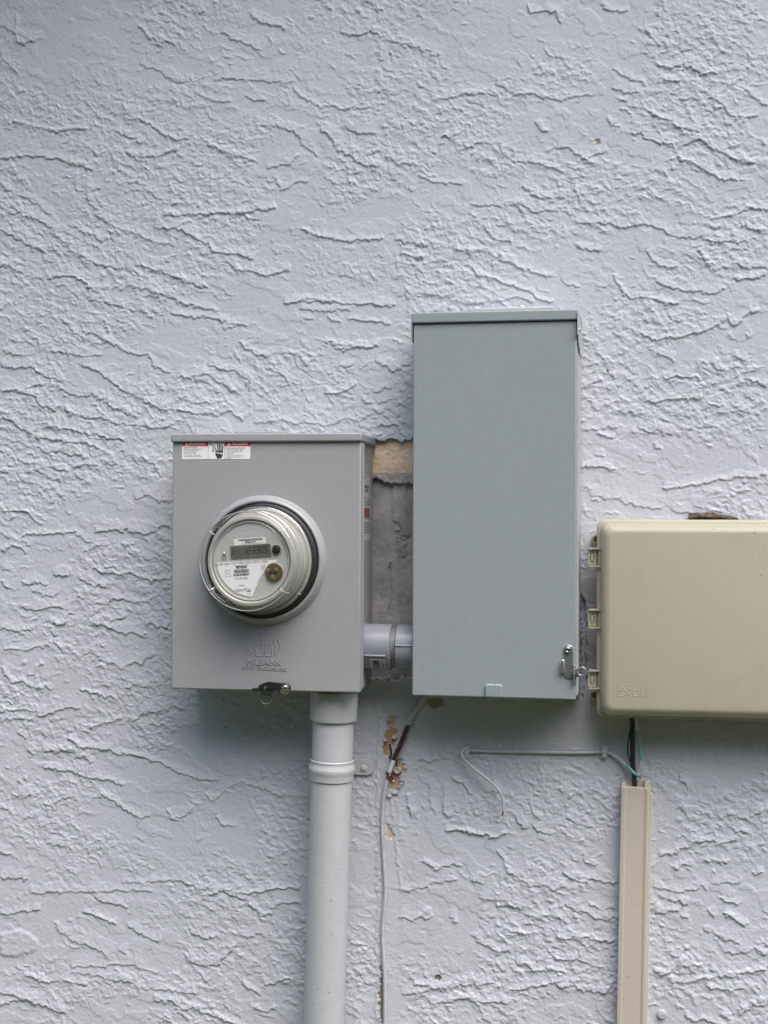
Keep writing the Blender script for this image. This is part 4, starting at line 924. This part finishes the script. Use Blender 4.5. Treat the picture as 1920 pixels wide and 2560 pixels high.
ear = mb.obj('lid_ear', lite, R, bevel=.0004); tagged(ear, 'paint spattered right ear of the cap')
q = F.L(1452, 824, .10); mb = MB(); mb.lathe([(.0045, 0), (.0045, .0015), (.0028, .0032), (0, .0036)], (xe + .0004, -.092, q.z), 'X', 18); mb.obj('screw', M['steel'], ear)
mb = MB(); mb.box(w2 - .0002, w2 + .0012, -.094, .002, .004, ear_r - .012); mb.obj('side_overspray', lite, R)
# hub plate with two screws on top
q = F.L(1281, 770, .06)
mb = MB(); mb.prism(rrect(q.x - .064, q.x + .064, ztop + .0002, ztop + .0065, .002), -.105, -.015); hub = mb.obj('hub_plate', M['wallpaint'], R, bevel=.0015)
for u in (1189, 1303):
    t = F.L(u, 765, .09); mb = MB(); mb.lathe([(.0055, 0), (.0055, .002), (.004, .0045), (0, .005)], (t.x, -.092, ztop + .0066), 'Z', 18); mb.obj('screw', M['wallpaint'], hub)
# thumb tab
a, b = F.L(1213, 1709, .112), F.L(1257.5, 1742, .112)
mb = MB(); mb.prism(rrect(a.x, b.x, .0004, a.z, .004, which=(0, 1, 1, 0)), -.1115, -.1165); mb.obj('finger_pull', M['panel'], R, bevel=.0028, segs=4)
# hasp
def hz(x, y, d=.115): q = F.L(1340 + x / 8.295, 1560 + y / 8.295, d); return (q.x, q.z)
mb = MB()
out = []
for k in range(13):
    an = math.radians(180 - 180 * k / 12); out.append((678 + 103 * math.cos(an), 535 - 103 * math.sin(an)))
out += [(785, 900), (785, 1120), (740, 1130), (650, 1115), (600, 1090), (590, 1010), (600, 760), (575, 600)]
mb.prism([hz(*p) for p in out], -.1125, -.1142)
hs = mb.obj('hasp', M['zinc'], R, bevel=.0005)
mb = MB(); mb.prism([hz(*p) for p in [(515, 760), (545, 725), (600, 735), (600, 1010), (560, 1020), (515, 985)]], -.1135, -.1195); mb.obj('hasp_tab', M['zinc'], hs, bevel=.0012)
q = hz(668, 530); mb = MB(); mb.lathe([(.0052, 0), (.0052, .0012), (.0042, .0034), (.0026, .0040), (.0022, .0030), (0, .0030)], (q[0], -.1142, q[1]), 'Y', 24); mb.obj('screw', M['steel'], hs)
mb = MB(); a, b = hz(783, 835), hz(838, 1235); mb.box(a[0], a[0] + .0018, -.1125, -.1205, b[1], a[1]); mb.box(a[0] + .0030, b[0] + .0006, -.1125, -.1150, b[1], a[1] - .001)
mb.obj('staple', M['zinc'], hs, bevel=.0004)
# ring of the staple, with its hole
mb = MB(); c_ = hz(950, 988, .1165); R1, R0, n = .0078, .0042, 28
outer = []; inner = []
for k in range(n):
    an = 2 * math.pi * k / n; ox, oz = R1 * math.cos(an), R1 * math.sin(an)
    if ox < 0: ox *= 1.95; oz = oz * .95 - .0012
    outer.append((c_[0] + ox, c_[1] + oz)); inner.append((c_[0] + R0 * math.cos(an), c_[1] + R0 * math.sin(an)))
vs = [(p[0], -.1158, p[1]) for p in outer] + [(p[0], -.1158, p[1]) for p in inner] + [(p[0], -.1176, p[1]) for p in outer] + [(p[0], -.1176, p[1]) for p in inner]
fs = []
for k in range(n):
    j = (k + 1) % n
    fs += [[k, j, n + j, n + k], [2 * n + k, 3 * n + k, 3 * n + j, 2 * n + j], [k, 2 * n + k, 2 * n + j, j], [n + k, n + j, 3 * n + j, 3 * n + k]]
mb.add(vs, fs); mb.obj('ring', M['zinc'], hs, bevel=.0004)
mb = MB(); q = hz(842, 1055, .118); mb.sheet(circle(q[0], q[1], .0021, 14), -.1178); mb.obj('rivet_hole', M['gap'], hs)
# tiny scratch
mb = MB(); a = F.L(1055, 1682, .112); mb.prism([(a.x, a.z), (a.x + .0008, a.z), (a.x + .0026, a.z + .006), (a.x + .0020, a.z + .006)], -.1120, -.1122); mb.obj('scratch', M['inkgrey'], R)

F.root.matrix_world = Matrix.Translation((.0034, 0, 0)) @ F.root.matrix_world @ Matrix.Rotation(math.radians(-1.9), 4, 'Z')      # hangs slightly turned on the uneven wall

# ------------------------------------------------------------------ beige telephone box
F = Frame((1493.5, 1299), (1960, 1299), (1489.8, 1794), .050, 'utility_box', 'beige plastic telephone wiring box with rounded lid at the right edge', 'utility box')
R = F.root
xl = -F.w / 2; H = F.h; xr = xl + .375
mb = MB()
mb.prism(rrect(xl, xr, 0, H, .012), -.020, -.0485); mb.prism(rrect(xl + .004, xr - .004, .004, H - .004, .010), .0, -.0205)
mb.obj('base', M['beige'], R, bevel=.0025, segs=3)
# lid: stacked rounded outlines
mb = MB(); n = 9; prev = None
prof = [(0.0, .0487), (0.0, .0535), (.0022, .0552), (.0045, .0556), (.0048, .0590), (.0052, .066), (.0062, .0725), (.0085, .0785), (.0120, .0830), (.0160, .0852), (.0185, .0858)]
loops = []
for ins_, y in prof:
    loops.append([(x, -y, z) for x, z in rrect(xl + .001 + ins_, xr - .001 - ins_, .001 + ins_, H - .001 - ins_, .0125 if ins_ < .01 else .010, 8)])
m_ = len(loops[0]); vs = [v for l in loops for v in l]; fs = [[i * m_ + k, i * m_ + (k + 1) % m_, (i + 1) * m_ + (k + 1) % m_, (i + 1) * m_ + k] for i in range(len(loops) - 1) for k in range(m_)]
fs.append([(len(loops) - 1) * m_ + k for k in range(m_)]); fs.append(list(range(m_)))
mb.add(vs, fs); boxlid = mb.obj('lid', M['beige'], R, ang=28)
def bz(x, y, d=.0858): q = F.L(1440 + x / 3.456, 1240 + y / 3.456, d); return (q.x, q.z)
for y0, y1 in ((445, 620), (975, 1150), (1500, 1675)):
    a, b = bz(105, y0, .055), bz(215, y1, .055); mb = MB()
    x0, x1 = a[0], b[0]; zt, zb = a[1], b[1]
    mb.box(x0 + .001, x1 + .004, -.040, -.060, zt - .0032, zt - .0003); mb.box(x0 + .001, x1 + .004, -.040, -.060, zb + .0003, zb + .0032)
    mb.box(x1 - .003, x1 + .0042, -.042, -.058, zb + .003, zt - .003)
    tb = mb.obj('hinge_tab', M['beige'], R, bevel=.0008)
    mb = MB(); xm = x0 + .0125
    sh = rrect(x0, xm, zb + .004, zt - .0036, .001); mb.prism(sh, -.040, -.0555)
    fr = rrect(x0 + .003, xm - .003, zb + .0095, zt - .0065, .003); mb.prism(fr, -.0556, -.0559, 1)
    fr = rrect(x0 + .0046, xm - .0046, zb + .0095, zt - .009, .0016); mb.prism(fr, -.0560, -.0572, 0)
    mb.obj('hinge_block', [M['beige'], M['inkgrey']], tb, bevel=.0005)
for (x, y) in ((168, 378), (158, 1722)):
    q = bz(x, y, .012); mb = MB(); mb.lathe([(.0085, -.002), (.0085, .010), (.0070, .012), (.0055, .0118), (.0045, .006), (0, .006)], (q[0] + .002, -.004, q[1]), 'Y', 28)
    mb.obj('mounting_ear', M['beige'], R)
# moulded mark and letters
mb = MB()
def tz(x, y): q = F.L(1520 + x / 13.825, 1660 + y / 13.825, .0858); return (q.x, q.z)
def trib(pts, wd):
    pts = [Vector(tz(*p)) for p in pts]; l = []; r = []
    for i, p in enumerate(pts):
        t = (pts[min(i + 1, len(pts) - 1)] - pts[max(i - 1, 0)]).normalized(); n_ = Vector((-t.y, t.x)); l.append(p + n_ * wd / 2); r.append(p - n_ * wd / 2)
    mb.prism([tuple(p) for p in l + r[::-1]], -.0856, -.0862)
trib([(345, 840), (450, 790), (580, 735), (735, 680)], .0008); trib([(430, 810), (520, 830), (610, 880)], .0012); trib([(345, 890), (450, 880), (580, 905)], .0010)
trib([(355, 1015), (450, 1000), (540, 960), (620, 905)], .0010); trib([(345, 1105), (450, 1110), (540, 1085), (620, 1020), (690, 960)], .0022)
trib([(600, 900), (660, 950), (720, 1010), (750, 1120)], .0014); trib([(690, 860), (750, 840), (750, 900)], .0022); trib([(350, 1060), (450, 1050), (560, 1010)], .0008)
mb.obj('emblem', M['beige'], boxlid, bevel=.0003)
mb = MB()
for pts in ([(870, 800), (880, 870), (890, 1090), (1000, 1105)], [(895, 885), (1010, 885)], [(1075, 880), (1080, 1120)], [(1185, 870), (1190, 1125)]): trib(pts, .0016)
for x, y in ((1065, 800), (1175, 795)): q = tz(x, y); mb.prism(circle(q[0], q[1], .0017, 10), -.0856, -.0862)
mb.obj('lettering', M['beige'], boxlid, bevel=.0003)
for x, y, s_ in [(880, 595, 6), (1597, 685, 6), (1527, 497, 4), (1545, 322, 7), (1625, 462, 4), (1355, 1077, 4), (1572, 1143, 3), (1055, 1132, 3), (755, 968, 4), (907, 1478, 4), (895, 1735, 3), (573, 930, 3), (1134, 640, 3)]:
    q = bz(x, y); mb = MB(); mb.prism([(q[0] + s_ * 1.7e-4 * random.uniform(.7, 1.3) * math.cos(k * .9), q[1] + s_ * 1.4e-4 * random.uniform(.5, 1.1) * math.sin(k * .9)) for k in range(7)], -.0858, -.0860)
    mb.obj('dirt_speck', M['ink'], boxlid)

# ------------------------------------------------------------------ wood splinter above the beige box
mb = MB(); random.seed(8)
base = [(1721, 1296), (1723, 1284), (1742, 1281), (1757, 1283), (1768, 1279), (1780, 1280), (1795, 1286), (1815, 1288), (1845, 1295)]
pt = [(P(u, v, .01).x, P(u, v, .01).z) for u, v in base]
mb.prism([(pt[0][0], pt[0][1] - .006)] + pt + [(pt[-1][0], pt[-1][1] - .006)], .002, -.016)
mb.tube([P(1722, 1294, .016), P(1750, 1288, .020), (P(1772, 1284, .019)), P(1800, 1292, .017), P(1838, 1295, .014)], lambda t: .0035 * (1 - .6 * t), 7)
mb.tube([P(1735, 1290, .014), P(1765, 1290, .022), P(1790, 1292, .018)], .0028, 6)
tagged(mb.obj('bark_piece', M['bark'], None, bevel=.001), 'ragged brown piece of bark lying on top of the beige box', 'bark')

# ------------------------------------------------------------------ horizontal pipe nipple between the boxes
c0 = P(945, 1617, .062)
N = thing('conduit_coupling', 'blue grey plastic pipe coupling joining the meter box to the tall panel', 'pipe coupling', (c0.x, c0.y, c0.z), math.radians(.6))
inv = N.matrix_world.inverted()
def cx_(u): return (inv @ P(u, 1617, .085)).x
r1 = .0350
x_a, x_b, x_c, x_d = cx_(914), cx_(976), cx_(987), cx_(1040)
mb = MB(); mb.lathe([(r1 - .002, x_a - .012), (r1, x_a - .012), (r1 + .0002, x_b - .001), (r1 - .001, x_b), (r1 - .005, x_b)], (0, 0, 0), 'X', 72); A = mb.obj('coupling', M['pvc'], N, ang=40)
mb = MB(); mb.lathe([(r1 - .004, x_b - .004), (r1 - .004, x_c + .003)], (0, 0, 0), 'X', 72); mb.obj('pipe', M['pvcdark'], N)
mb = MB(); mb.lathe([(r1 - .004, x_c), (r1, x_c + .002), (r1 + .0006, x_d)], (0, 0, 0), 'X', 72); B = mb.obj('bushing', M['pvc'], N, ang=40)
def rib(x0, x1, ang, t=.0016, parent=None):
    mb = MB(); a_ = math.radians(ang); mb.tube([(x0, -math.cos(a_) * (r1 + .0002), math.sin(a_) * (r1 + .0002)), (x1, -math.cos(a_) * (r1 + .0002), math.sin(a_) * (r1 + .0002))], t, 10); mb.obj('rib', M['pvc'], parent)
rib(x_a - .001, x_b - .006, -18, .0018, A); rib(x_c + .002, x_d, 9, .0016, B)
mb = MB(); mb.lathe([(r1 + .004, x_a - .018), (r1 + .004, x_a - .011), (r1 - .001, x_a - .011)], (0, .003, .003), 'X', 48); mb.obj('locknut', M['white'], N)
mb = MB()
def cyl(ang, x, e=.0004): a_ = math.radians(ang); return (x, -math.cos(a_) * (r1 + e), math.sin(a_) * (r1 + e))
def cyl_patch(x0, x1, a0, a1, m, e=.0004, n=8):
    vs = []; 
    for k in range(n + 1):
        an = a0 + (a1 - a0) * k / n; vs += [cyl(an, x0, e), cyl(an, x1, e)]
    mb.add(vs, [[2 * k, 2 * k + 1, 2 * k + 3, 2 * k + 2] for k in range(n)], m)
xs0, xs1 = cx_(928), cx_(965)
cyl_patch(xs0, xs1, -26, -66, 0); cyl_patch(xs0 + .003, xs0 + .014, -30, -60, 1, .0007); cyl_patch(xs0 + .005, xs0 + .012, -32, -41, 2, .0009); cyl_patch(xs0 + .017, xs0 + .018, -30, -58, 2, .0007); cyl_patch(xs0 + .0195, xs0 + .0202, -34, -60, 2, .0007)
mb.obj('sticker', [M['labelgrey'], M['inkgrey'], M['ink']], A)

# ------------------------------------------------------------------ vertical conduit
t0 = P(836, 1722, .066); t1 = P(809.5, 2560, .040); dirv = (t1 - t0).normalized(); tg = t0 + dirv * ((t0.z + .02) / -dirv.z)
C = thing('electrical_conduit', 'painted vertical pipe running down from under the meter box', 'conduit', (tg.x, tg.y, 0))
invC = C.matrix_world.inverted()
def pl(v): # point on the pipe axis at image height v
    lo, hi = 0.0, 2.0
    for _ in range(40):
        mid = (lo + hi) / 2; p = t0 + dirv * mid; c = ROT.transposed() @ (p - CAM); vv = 1280 - FPX * c.y / -c.z
        if vv < v: lo = mid
        else: hi = mid
    return t0 + dirv * lo
pr = .0318
mb = MB(); mb.tube([invC @ t0, invC @ (t0 + dirv * .3), invC @ (t0 + dirv * .9), invC @ tg], pr, 48, sub=1); mb.obj('pipe', M['wallpaint'], C, ang=60)
mb = MB(); a, b = invC @ pl(1725), invC @ pl(1799)
mb.tube([a, b + (a - b) * .04, b], lambda t: .0366 if t < .95 else .0358, 56, sub=1); mb.obj('socket', M['wallpaint'], C, bevel=.001)
# strap
sp = thing('pipe_strap', 'painted metal strap holding the vertical pipe to the stucco', 'pipe strap', (pl(1922).x, 0, pl(1922).z), 0)
inv = sp.matrix_world.inverted()
mb = MB(); vd = dirv
pro = [(0, .0332), (.0016, .0345), (.004, .0338), (.008, .0340), (.0115, .0358), (.0155, .0362), (.0195, .0352), (.023, .0342), (.0295, .0340), (.0315, .0338), (.0315, .0325)]
top_ = inv @ pl(1896); ax = Vector((0, 0, 1)).cross(vd).normalized()
vd_ = dirv; e1 = vd_.cross(Vector((0, 1, 0))).normalized(); e2 = e1.cross(vd_).normalized()
n = 56; vs = []
for t, r in pro:
    for k in range(n):
        an = 2 * math.pi * k / n; vs.append(top_ + vd_ * t + e1 * (r * math.cos(an)) + e2 * (r * math.sin(an)))
mb.add(vs, [[i * n + k, i * n + (k + 1) % n, (i + 1) * n + (k + 1) % n, (i + 1) * n + k] for i in range(len(pro) - 1) for k in range(n)])
mb.obj('band', M['wallpaint'], sp, ang=50)
mb = MB(); q0 = inv @ P(884, 1897, .004); q1 = inv @ P(936, 1938, .004)
mb.prism([(q0.x - .012, q0.z), (q1.x - .010, q0.z), (q1.x - .003, q0.z - .004), (q1.x, q0.z - .011), (q1.x, q1.z + .010), (q1.x - .004, q1.z + .003), (q1.x - .010, q1.z), (q0.x - .012, q1.z)], -.0035, -.0062)
fo = mb.obj('foot', M['wallpaint'], sp, bevel=.0008)
mb = MB(); q = inv @ P(909.5, 1921, .006); mb.lathe([(.0050, 0), (.0048, .0018), (.0036, .0030), (0, .0034)], (q.x, -.0062, q.z), 'Y', 20); mb.box(q.x - .003, q.x + .003, -.0094, -.0098, q.z - .0005, q.z + .0005); mb.obj('screw', M['wallpaint'], fo)

# ------------------------------------------------------------------ cables and wires
def wire(name, pts, r, m, label, cat, parent=None, n=10, sub=6, group=None):
    mb = MB(); mb.tube(pts, r, n, sub=sub); o = mb.obj(name, m, parent, ang=60)
    if parent is None: tagged(o, label, cat, group)
    return o
cab = thing('telephone_cable', 'thin grey painted cable running down the wall beside the vertical pipe', 'cable', P(962, 2560, .004))
ci = cab.matrix_world.inverted()
wire('sheath', [ci @ P(u, v, .0045) for u, v in [(968, 1950), (964.5, 1962), (959, 2001), (956, 2040), (956, 2077), (958.8, 2130), (961, 2170), (964, 2224), (961, 2270), (957, 2328), (958.6, 2386), (962.4, 2463), (962.4, 2560)]] + [ci @ P(960, 2640, .0045), ci @ P(962, 2800, .0045), ci @ Vector((P(961, 2800).x, -.0045, .05))], .0030, M['cable'], None, None, cab)
ww = thing('spliced_wire', 'short brown double wire with a white crimp over flaked tan paint', 'wire', P(975, 1928, .004))
wi = ww.matrix_world.inverted()
wire('brown_pair', [wi @ P(u, v, d) for u, v, d in [(1021, 1812, .007), (1014, 1832, .008), (1008, 1850, .009), (1001, 1868, .010), (993, 1884, .010), (986, 1899, .009)]], .0026, M['brown'], None, None, ww)
wire('brown_pair', [wi @ P(u, v, d) for u, v, d in [(1016, 1816, .004), (1010, 1832, .004), (1003, 1850, .004), (996, 1868, .004), (988, 1884, .004), (982, 1900, .004)]], .0022, M['brown'], None, None, ww)
wire('painted_end', [wi @ P(u, v, .006) for u, v in [(1064, 1740), (1050, 1761), (1040, 1775), (1029, 1793), (1020, 1814)]], .0030, M['wallpaint'], None, None, ww)
wire('crimp', [wi @ P(984, 1901, .010), wi @ P(979, 1915, .011), wi @ P(973.5, 1930, .010)], .0034, M['splice'], None, None, ww, sub=1)
wire('crimp_tail', [wi @ P(974, 1929, .008), wi @ P(974, 1939, .007)], .0016, M['splice'], None, None, ww, sub=1)
wire('copper_strand', [wi @ P(u, v, .007) for u, v in [(967, 1927), (977, 1931), (988, 1937), (997, 1937), (1003, 1930)]], .0010, M['brown'], None, None, ww, 6)
wire('copper_strand', [wi @ P(u, v, .006) for u, v in [(968, 1936), (971, 1946), (979, 1950), (981, 1941)]], .0018, M['copper'], None, None, ww, 6)
wire('copper_strand', [wi @ P(u, v, .006) for u, v in [(974, 1860), (977, 1874), (978, 1888), (974, 1893), (977, 1898)]], .0015, M['brown'], None, None, ww, 6)
wire('copper_strand', [wi @ P(u, v, .006) for u, v in [(990, 1899), (991, 1910), (994, 1916)]], .0016, M['brown'], None, None, ww, 6)
wire('copper_strand', [wi @ P(u, v, .004) for u, v in [(997, 1953), (1004, 1953), (1011, 1956)]], .0008, M['brown'], None, None, ww, 6)
q = P(993.5, 1924.5, .002)
mb = MB(); mb.lathe([(.0062, 0), (.0062, .003), (.0046, .0042), (.0032, .0040), (.0022, .002), (0, .002)], (0, 0, 0), 'Y', 22); o = mb.obj('anchor_screw', M['cream'], None); o.location = q
tagged(o, 'small round cream screw head set in the flaked tan patch', 'screw')

lw = thing('bell_wire', 'thin painted wire clipped across the wall, its loose end curving down', 'wire', P(1340, 1880, .004))
li = lw.matrix_world.inverted()
wire('run', [li @ P(u, v, d) for u, v, d in [(1510, 1880, .004), (1460, 1882, .004), (1400, 1881.5, .004), (1330, 1880.5, .004), (1260, 1879, .004), (1200, 1877.5, .004), (1172, 1876, .005), (1160, 1873, .008), (1154.5, 1884, .014), (1160, 1898, .018), (1170, 1908, .020), (1189, 1924.5, .022), (1213.5, 1944, .022), (1234.6, 1962, .020), (1249.6, 1980, .019), (1257, 1998, .018), (1259, 2015, .018), (1258.5, 2028, .018)]], .0022, M['cable'], None, None, lw)
wire('run', [li @ P(u, v, d) for u, v, d in [(1510, 1880, .004), (1524.8, 1884, .004), (1541, 1893, .006), (1556, 1904, .009), (1567, 1915, .012)]], .0022, M['cable'], None, None, lw)
wire('green_end', [li @ P(u, v, d) for u, v, d in [(1566, 1914, .012), (1575, 1922, .018), (1583, 1931, .019), (1590, 1936, .019), (1597, 1939, .016)]], .0023, M['green'], None, None, lw)
wire('bare_tip', [li @ P(1258.5, 2027, .018), li @ P(1257, 2034, .018), li @ P(1255, 2040, .019)], .0012, M['copper'], None, None, lw, 6, 1)
wire('white_tip', [li @ P(1255.6, 2040.5, .019), li @ P(1244.5, 2055.5, .020)], .0011, M['splice'], None, None, lw, 6, 1)
wire('black_tip', [li @ P(1245, 2055, .020), li @ P(1242.8, 2058, .020)], .0013, M['ink'], None, None, lw, 6, 1)
def clip(u, v, label):
    q = P(u, v, .003); mb = MB(); mb.box(-.0042, .0042, .002, -.0062, -.009, .0105); mb.tube([(-.004, -.003, 0), (.004, -.003, 0)], .0042, 10)
    o = mb.obj('wire_clip', M['wallpaint'], None, bevel=.0015); o.location = q; tagged(o, label, 'wire clip', 'clips on the thin wire')
clip(1167, 1880, 'painted wire clip at the top of the hanging loose wire end'); clip(1511, 1879, 'painted wire clip left of the black cable under the beige box')

bc = wire('black_cable', [P(u, v, d) for u, v, d in [(1580, 1785, .030), (1580, 1800, .026), (1581, 1850, .018), (1582, 1909, .014), (1586, 1950, .012), (1587, 1970, .010), (1586, 2010, .010)]], .0037, M['black'], 'thick black cable dropping from the beige box into the tan raceway', 'cable')
wire('black_wire', [P(u, v, d) for u, v, d in [(1580, 1800, .024), (1579, 1811.5, .024), (1572, 1844, .022), (1569, 1872.6, .019), (1571, 1891.5, .018), (1577, 1908, .017), (1582, 1920, .015)]], .0011, M['black'], 'very thin black wire bowing out left of the thick black cable', 'wire', None, 6)
gw = thing('green_wire', 'green insulated wire hanging from the beige box right of the black cable', 'wire', P(1594, 1936, .01))
gi = gw.matrix_world.inverted()
wire('painted_part', [gi @ P(u, v, d) for u, v, d in [(1589, 1795, .028), (1591, 1810, .026), (1594, 1827, .022)]], .0024, M['cable'], None, None, gw)
wire('green_part', [gi @ P(u, v, d) for u, v, d in [(1594, 1825, .022), (1596.6, 1848, .020), (1600.7, 1875, .018), (1602.4, 1901, .016)]], .0024, M['green'], None, None, gw)
wire('painted_part', [gi @ P(u, v, d) for u, v, d in [(1602.4, 1900, .016), (1599.5, 1916, .014), (1594, 1935, .012), (1590, 1942, .010)]], .0022, M['cable'], None, None, gw)
wire('copper_tip', [gi @ P(1594, 1936, .012), gi @ P(1600, 1944, .010), gi @ P(1602, 1946, .010)], .0011, M['copper'], None, None, gw, 6, 1)

# ------------------------------------------------------------------ raceway
pT, pB = P(1590, 1967, .022), P(1578.5, 2560, .022)
d_ = (pB - pT); roll = math.atan2(-d_.x, d_.z * -1)
hgt = pT.z + .0
RW = thing('cable_raceway', 'tan plastic cable raceway running down the wall below the beige box', 'raceway', (pT.x + d_.x * (pT.z / -d_.z), 0, 0))
RW.matrix_world = Matrix.Translation(RW.location) @ Matrix.Rotation(-math.atan2(d_.x, -d_.z), 4, 'Y')
ri = RW.matrix_world.inverted()
a = ri @ P(1553.5, 1967, .022); b = ri @ P(1626.5, 1967, .022); g = ri @ P(1613.6, 1967, .022)
mb = MB(); mb.box(a.x, b.x, -.0215, -.0045, .0, a.z)
mb.box(b.x - .0062, b.x - .0022, -.0222, -.0200, .0, a.z - .002); mb.box(a.x + .0022, a.x + .0075, -.0220, -.0200, .0, a.z)
rw = mb.obj('cover', M['raceway'], RW, bevel=.0022, segs=3)
mb = MB(); mb.box(g.x - .00045, g.x + .00045, -.0219, -.0212, .0, a.z - .0006); mb.obj('groove', mat('raceway_seam', (0.30, 0.265, 0.22), .6), rw)
t = ri @ P(1590, 1951, .010)
mb = MB(); mb.box(a.x + .001, b.x - .001, -.0042, .001, .0, t.z); mb.box(g.x - .001, b.x - .0008, -.0195, -.0040, a.z - .02, t.z + .001); mb.box(a.x + .0008, a.x + .006, -.0175, -.004, a.z - .02, t.z - .004)
mb.obj('back_channel', M['cream'], RW, bevel=.0006)
mb = MB(); mb.box(b.x - .001, b.x + .0035, -.0032, .002, .0, t.z - .02); mb.obj('paint_edge', M['wallpaint'], RW, bevel=.001)

# lone painted screw
q = P(1654.5, 2535.5, .003)
mb = MB(); mb.lathe([(.0064, -.004), (.0064, .0020), (.0057, .0030), (0, .0034)], n=24); mb.box(-.0056, .0056, -.0030, -.00355, -.0004, .0004)
o = mb.obj('painted_screw', M['wallpaint'], None); o.location = q; o.rotation_euler = (0, math.radians(-12), 0)
tagged(o, 'lone slotted screw head painted over with wall paint low on the right', 'screw')
